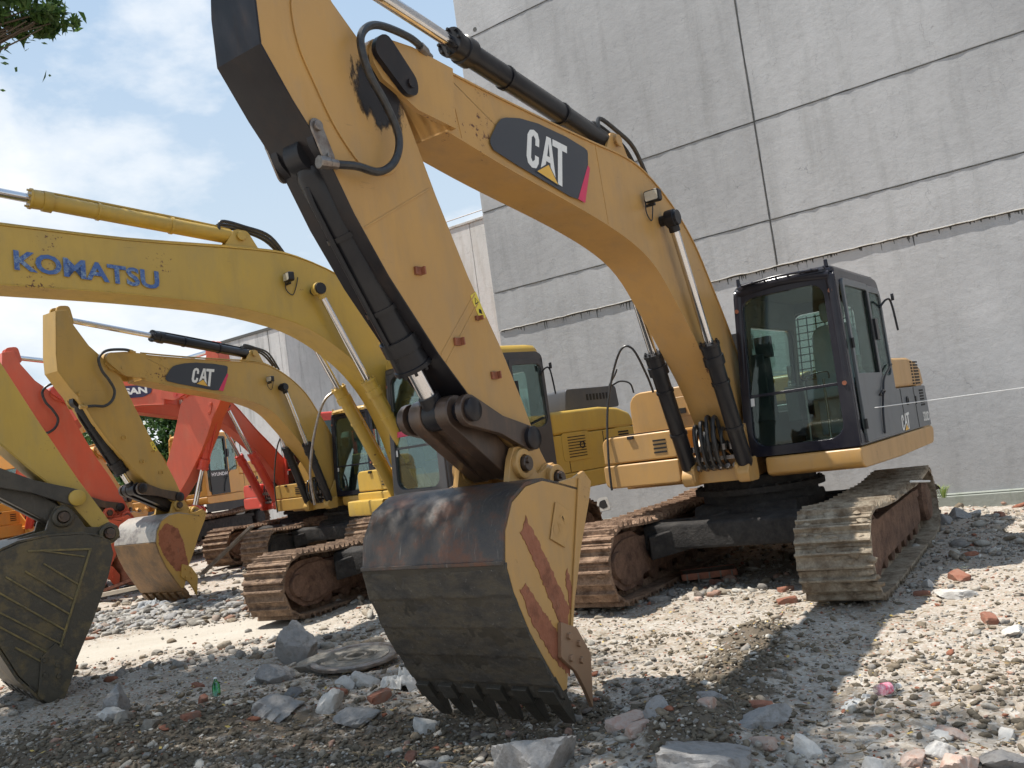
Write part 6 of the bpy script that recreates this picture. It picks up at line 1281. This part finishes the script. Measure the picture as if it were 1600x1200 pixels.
# overhanging tree whose trunk stands left of the view
tree('broadleaf_tree', (-8.2, 7.2, 0), 4.6, [(2.2, .4, 6.5, 1.7, 1.5, .8), (4.24, .45, 6.20, .44, .3, .17), (4.56, .5, 6.14, .32, .26, .13), (4.30, .5, 6.08, .34, .26, .10), (4.02, .45, 6.40, .4, .3, .2), (4.44, .45, 6.02, .16, .2, .07), (4.00, .5, 6.02, .12, .2, .12), (3.98, .5, 5.50, .08, .10, .06), (.2, -.6, 6.4, 2.0, 1.8, 1.3), (.9, 1.4, 7.4, 1.7, 1.4, .8), (2.4, 1.6, 8.6, 1.5, 1.2, .7), (3.6, .2, 8.7, 1.4, 1.1, .6), (2.3, -.9, 7.7, 1.9, 1.4, .8), (4.3, -1.5, 8.0, 1.7, 1.1, .6), (5.9, -1.9, 8.3, 1.2, .8, .45)], 60000, .050, 'leafy branch of a green tree reaching in at the top left corner', M['leaf'], 5, .20)
for i, (x, y, hh, w, lab) in enumerate([(-24, 40, 8.1, 3.4, 'dark green tree at the far left, behind the red arms'), (-19.6, 38, 6.9, 3.0, 'bushy green tree seen between the red arm and the hanging stick'), (-15.6, 41, 9.0, 3.2, 'tree topping out above the lettered tan boom'), (-12.4, 44, 7.6, 3.0, 'green tree beside the white streaked wall'), (-28.5, 44, 8.6, 4.0, 'tree on the left edge of the far tree row'), (-16.8, 34, 5.6, 2.6, 'lower round green bush tree in front of the far tree row')]):
    rg = random.Random(40 + i); bl = [(rg.uniform(-.45, .45) * w, rg.uniform(-.3, .3) * w, hh * rg.uniform(.30, .84), w * rg.uniform(.35, .55), w * .45, hh * rg.uniform(.12, .17)) for _ in range(9)]
    tree('broadleaf_tree', (x, y, 0), hh * .45, bl, 9000, .15, lab, M['leaf2'], 60 + i, .2, group='trees beyond the yard')
def weed(x, y, z, n, h, seed, lab):
    rng = random.Random(seed); m = MB()
    for k in range(n):
        a = rng.uniform(0, 6.28); l = h * rng.uniform(.5, 1); w = rng.uniform(.004, .009); d = Vector((math.cos(a), math.sin(a), 0)); s = Vector((-d.y, d.x, 0)) * w; b = Vector((x, y, z)) + d * rng.uniform(0, .05); t1 = b + d * l * .25 + Vector((0, 0, l * .6)); t2 = b + d * l * .7 + Vector((0, 0, l * .75))
        m.add([b - s, b + s, t1 + s * .8, t1 - s * .8, t2], [(0, 1, 2, 3), (3, 2, 4)])
    o = m.build('weed', leaf_mat('weed_green', (.12, .20, .04), (.20, .28, .07), (.30, .33, .12))); tag(o, lab, 'weed')
weed(5.72, 12.55, .20, 34, .26, 1, 'tuft of weed growing on the plinth behind the crawler')
weed(6.95, 11.75, .15, 26, .20, 2, 'grass tuft at the foot of the wall by the right edge')
# creeping stem on the wall at right
m = MB(); f = lambda a, b, c=.0: (p0 + u_ * a + n_ * (-.035 + c) + Vector((0, 0, b))); pts = [f(-1.75, .42), f(-1.55, .62), f(-1.42, .82), f(-1.28, .98), f(-1.2, 1.10)]; m.tube(pts, .008, 5)
o = m.build('creeper', M['leaf']); tag(o, 'thin creeper stem climbing the grey wall at the right edge', 'creeper')
m = MB(); rg = random.Random(2)
for k in range(90): t = rg.random(); a = f(-1.75 + .55 * t, .42 + .68 * t + rg.uniform(-.02, .02), rg.uniform(.0, .02)) + u_ * rg.uniform(-.02, .02); s = rg.uniform(.008, .02); m.add([a, a + u_ * s + Vector((0, 0, s * .4)), a + Vector((0, 0, s * 1.5)), a - u_ * s + Vector((0, 0, s * .4))], [(0, 1, 2, 3)])
lv = m.build('leaves', M['leaf']); lv.parent = o
# white lorry roof beyond
r = empty('truck', (-12.6, 31.8, 0), R(200)); tag(r, 'white truck cab roof glimpsed behind the tan stick', 'truck')
m = MB(); m.bx(-1.1, .9, -1.05, 1.05, .5, 1.75); m.prism(rpoly([(-1.1, 1.75), (.9, 1.75), (.55, 2.55), (-1.0, 2.55)], .1), -1.0, 1.0); m.build('truck_cab', M['darkgrey'], r, bev=.05)
m = MB(); m.bx(-1.15, .70, -1.08, 1.08, 2.55, 2.68); m.build('roof', M['white'], r, bev=.04)
m = MB(); m.bx(-5.2, -1.2, -1.1, 1.1, .9, 1.8); m.build('cargo_bed', M['darkgrey'], r, bev=.03)
for sx in (-4.2, .2):
    for sy in (-1, 1): m = MB(); m.steps((sx, sy * .85, .45), (sx, sy * 1.1, .45), [(0, 0), (0, .42), (.02, .45), (.23, .45), (.25, .42), (.25, .2), (.2, .18), (.2, 0)], 24); m.build('wheel', M['rubber'], r)

# ------------------------------------------------------------------ sky and light
w = bpy.data.worlds.new('World'); sc.world = w; w.use_nodes = True; nt = w.node_tree; nt.nodes.clear()
out = nt.nodes.new('ShaderNodeOutputWorld'); bg = nt.nodes.new('ShaderNodeBackground')
sky = nt.nodes.new('ShaderNodeTexSky'); sky.sky_type = 'NISHITA'; sky.sun_disc = False
sdir = Vector((-.418, .048, 1)).normalized()
sky.sun_elevation = math.asin(sdir.z); sky.sun_rotation = math.atan2(sdir.x, sdir.y); sky.air_density = 1.0; sky.dust_density = 1.4; sky.ozone_density = 1.0
tc = nt.nodes.new('ShaderNodeTexCoord')
mp = nt.nodes.new('ShaderNodeMapping'); mp.inputs['Scale'].default_value = (1.0, 1.0, 1.9); mp.inputs['Location'].default_value = (.35, .1, .2); L(nt, tc, 'Generated', mp, 0)
n1 = N(nt, 'ShaderNodeTexNoise', i_Scale=3.4, i_Detail=9., i_Roughness=.56); n1.inputs['Distortion'].default_value = .15; L(nt, mp, 0, n1, 0)
sep = nt.nodes.new('ShaderNodeSeparateXYZ'); L(nt, tc, 'Generated', sep, 0)
hz = N(nt, 'ShaderNodeMapRange'); hz.inputs[1].default_value = .0; hz.inputs[2].default_value = .55; hz.inputs[3].default_value = .10; hz.inputs[4].default_value = -.02; L(nt, sep, 2, hz, 0)
ad = N(nt, 'ShaderNodeMath', operation='ADD'); L(nt, n1, 0, ad, 0); L(nt, hz, 0, ad, 1)
cr = ramp(nt, [(.53, 0), (.60, .5), (.69, .9)]); L(nt, ad, 0, cr, 0)
haze = N(nt, 'ShaderNodeMapRange'); haze.inputs[1].default_value = .0; haze.inputs[2].default_value = .65; haze.inputs[3].default_value = .85; haze.inputs[4].default_value = .50; L(nt, sep, 2, haze, 0)
hc = ramp(nt, [(.0, (.74, .82, .88)), (.28, (.60, .73, .86)), (.60, (.40, .58, .82))]); L(nt, sep, 2, hc, 0); hs = N(nt, 'ShaderNodeVectorMath', operation='SCALE'); L(nt, hc, 0, hs, 0); hs.inputs['Scale'].default_value = 9.6
mh = mixc(nt, .88, (sky, 0), (hs, 0)); mc = mixc(nt, (cr, 0), (mh, 2), (9.3, 9.5, 9.7))
L(nt, mc, 2, bg, 0); bg.inputs[1].default_value = .08; L(nt, bg, 0, out, 0)
sl = bpy.data.lights.new('sun', 'SUN'); sl.energy = 5.0; sl.angle = R(.53); sl.color = (1, .95, .87)
so = bpy.data.objects.new('sun', sl); col.objects.link(so); so.rotation_euler = sdir.to_track_quat('Z', 'Y').to_euler(); so.location = (0, 0, 20)

# ------------------------------------------------------------------ camera
cd = bpy.data.cameras.new('camera'); co = bpy.data.objects.new('camera', cd); col.objects.link(co); sc.camera = co
cd.sensor_width = 36; cd.lens = 1395 / 1600 * 36; cd.clip_end = 3000; cd.clip_start = .05
pt, ro = .0695, .1375
Fv = Vector((0, math.cos(pt), math.sin(pt))); R0 = Vector((1, 0, 0)); U0 = R0.cross(Fv); Rv = R0 * math.cos(ro) - U0 * math.sin(ro); Uv = Rv.cross(Fv)
co.matrix_world = Matrix(((Rv.x, Uv.x, -Fv.x, 0), (Rv.y, Uv.y, -Fv.y, 0), (Rv.z, Uv.z, -Fv.z, 1.72), (0, 0, 0, 1)))
sc.view_settings.view_transform = 'Standard'; sc.view_settings.look = 'None'; sc.view_settings.exposure = 0.5; sc.view_settings.gamma = 1
sc.cycles.max_bounces = 7; sc.cycles.transparent_max_bounces = 12; sc.cycles.use_adaptive_sampling = True; sc.cycles.adaptive_threshold = .02
sc.cycles.use_denoising = True; sc.cycles.caustics_reflective = False; sc.cycles.caustics_refractive = False
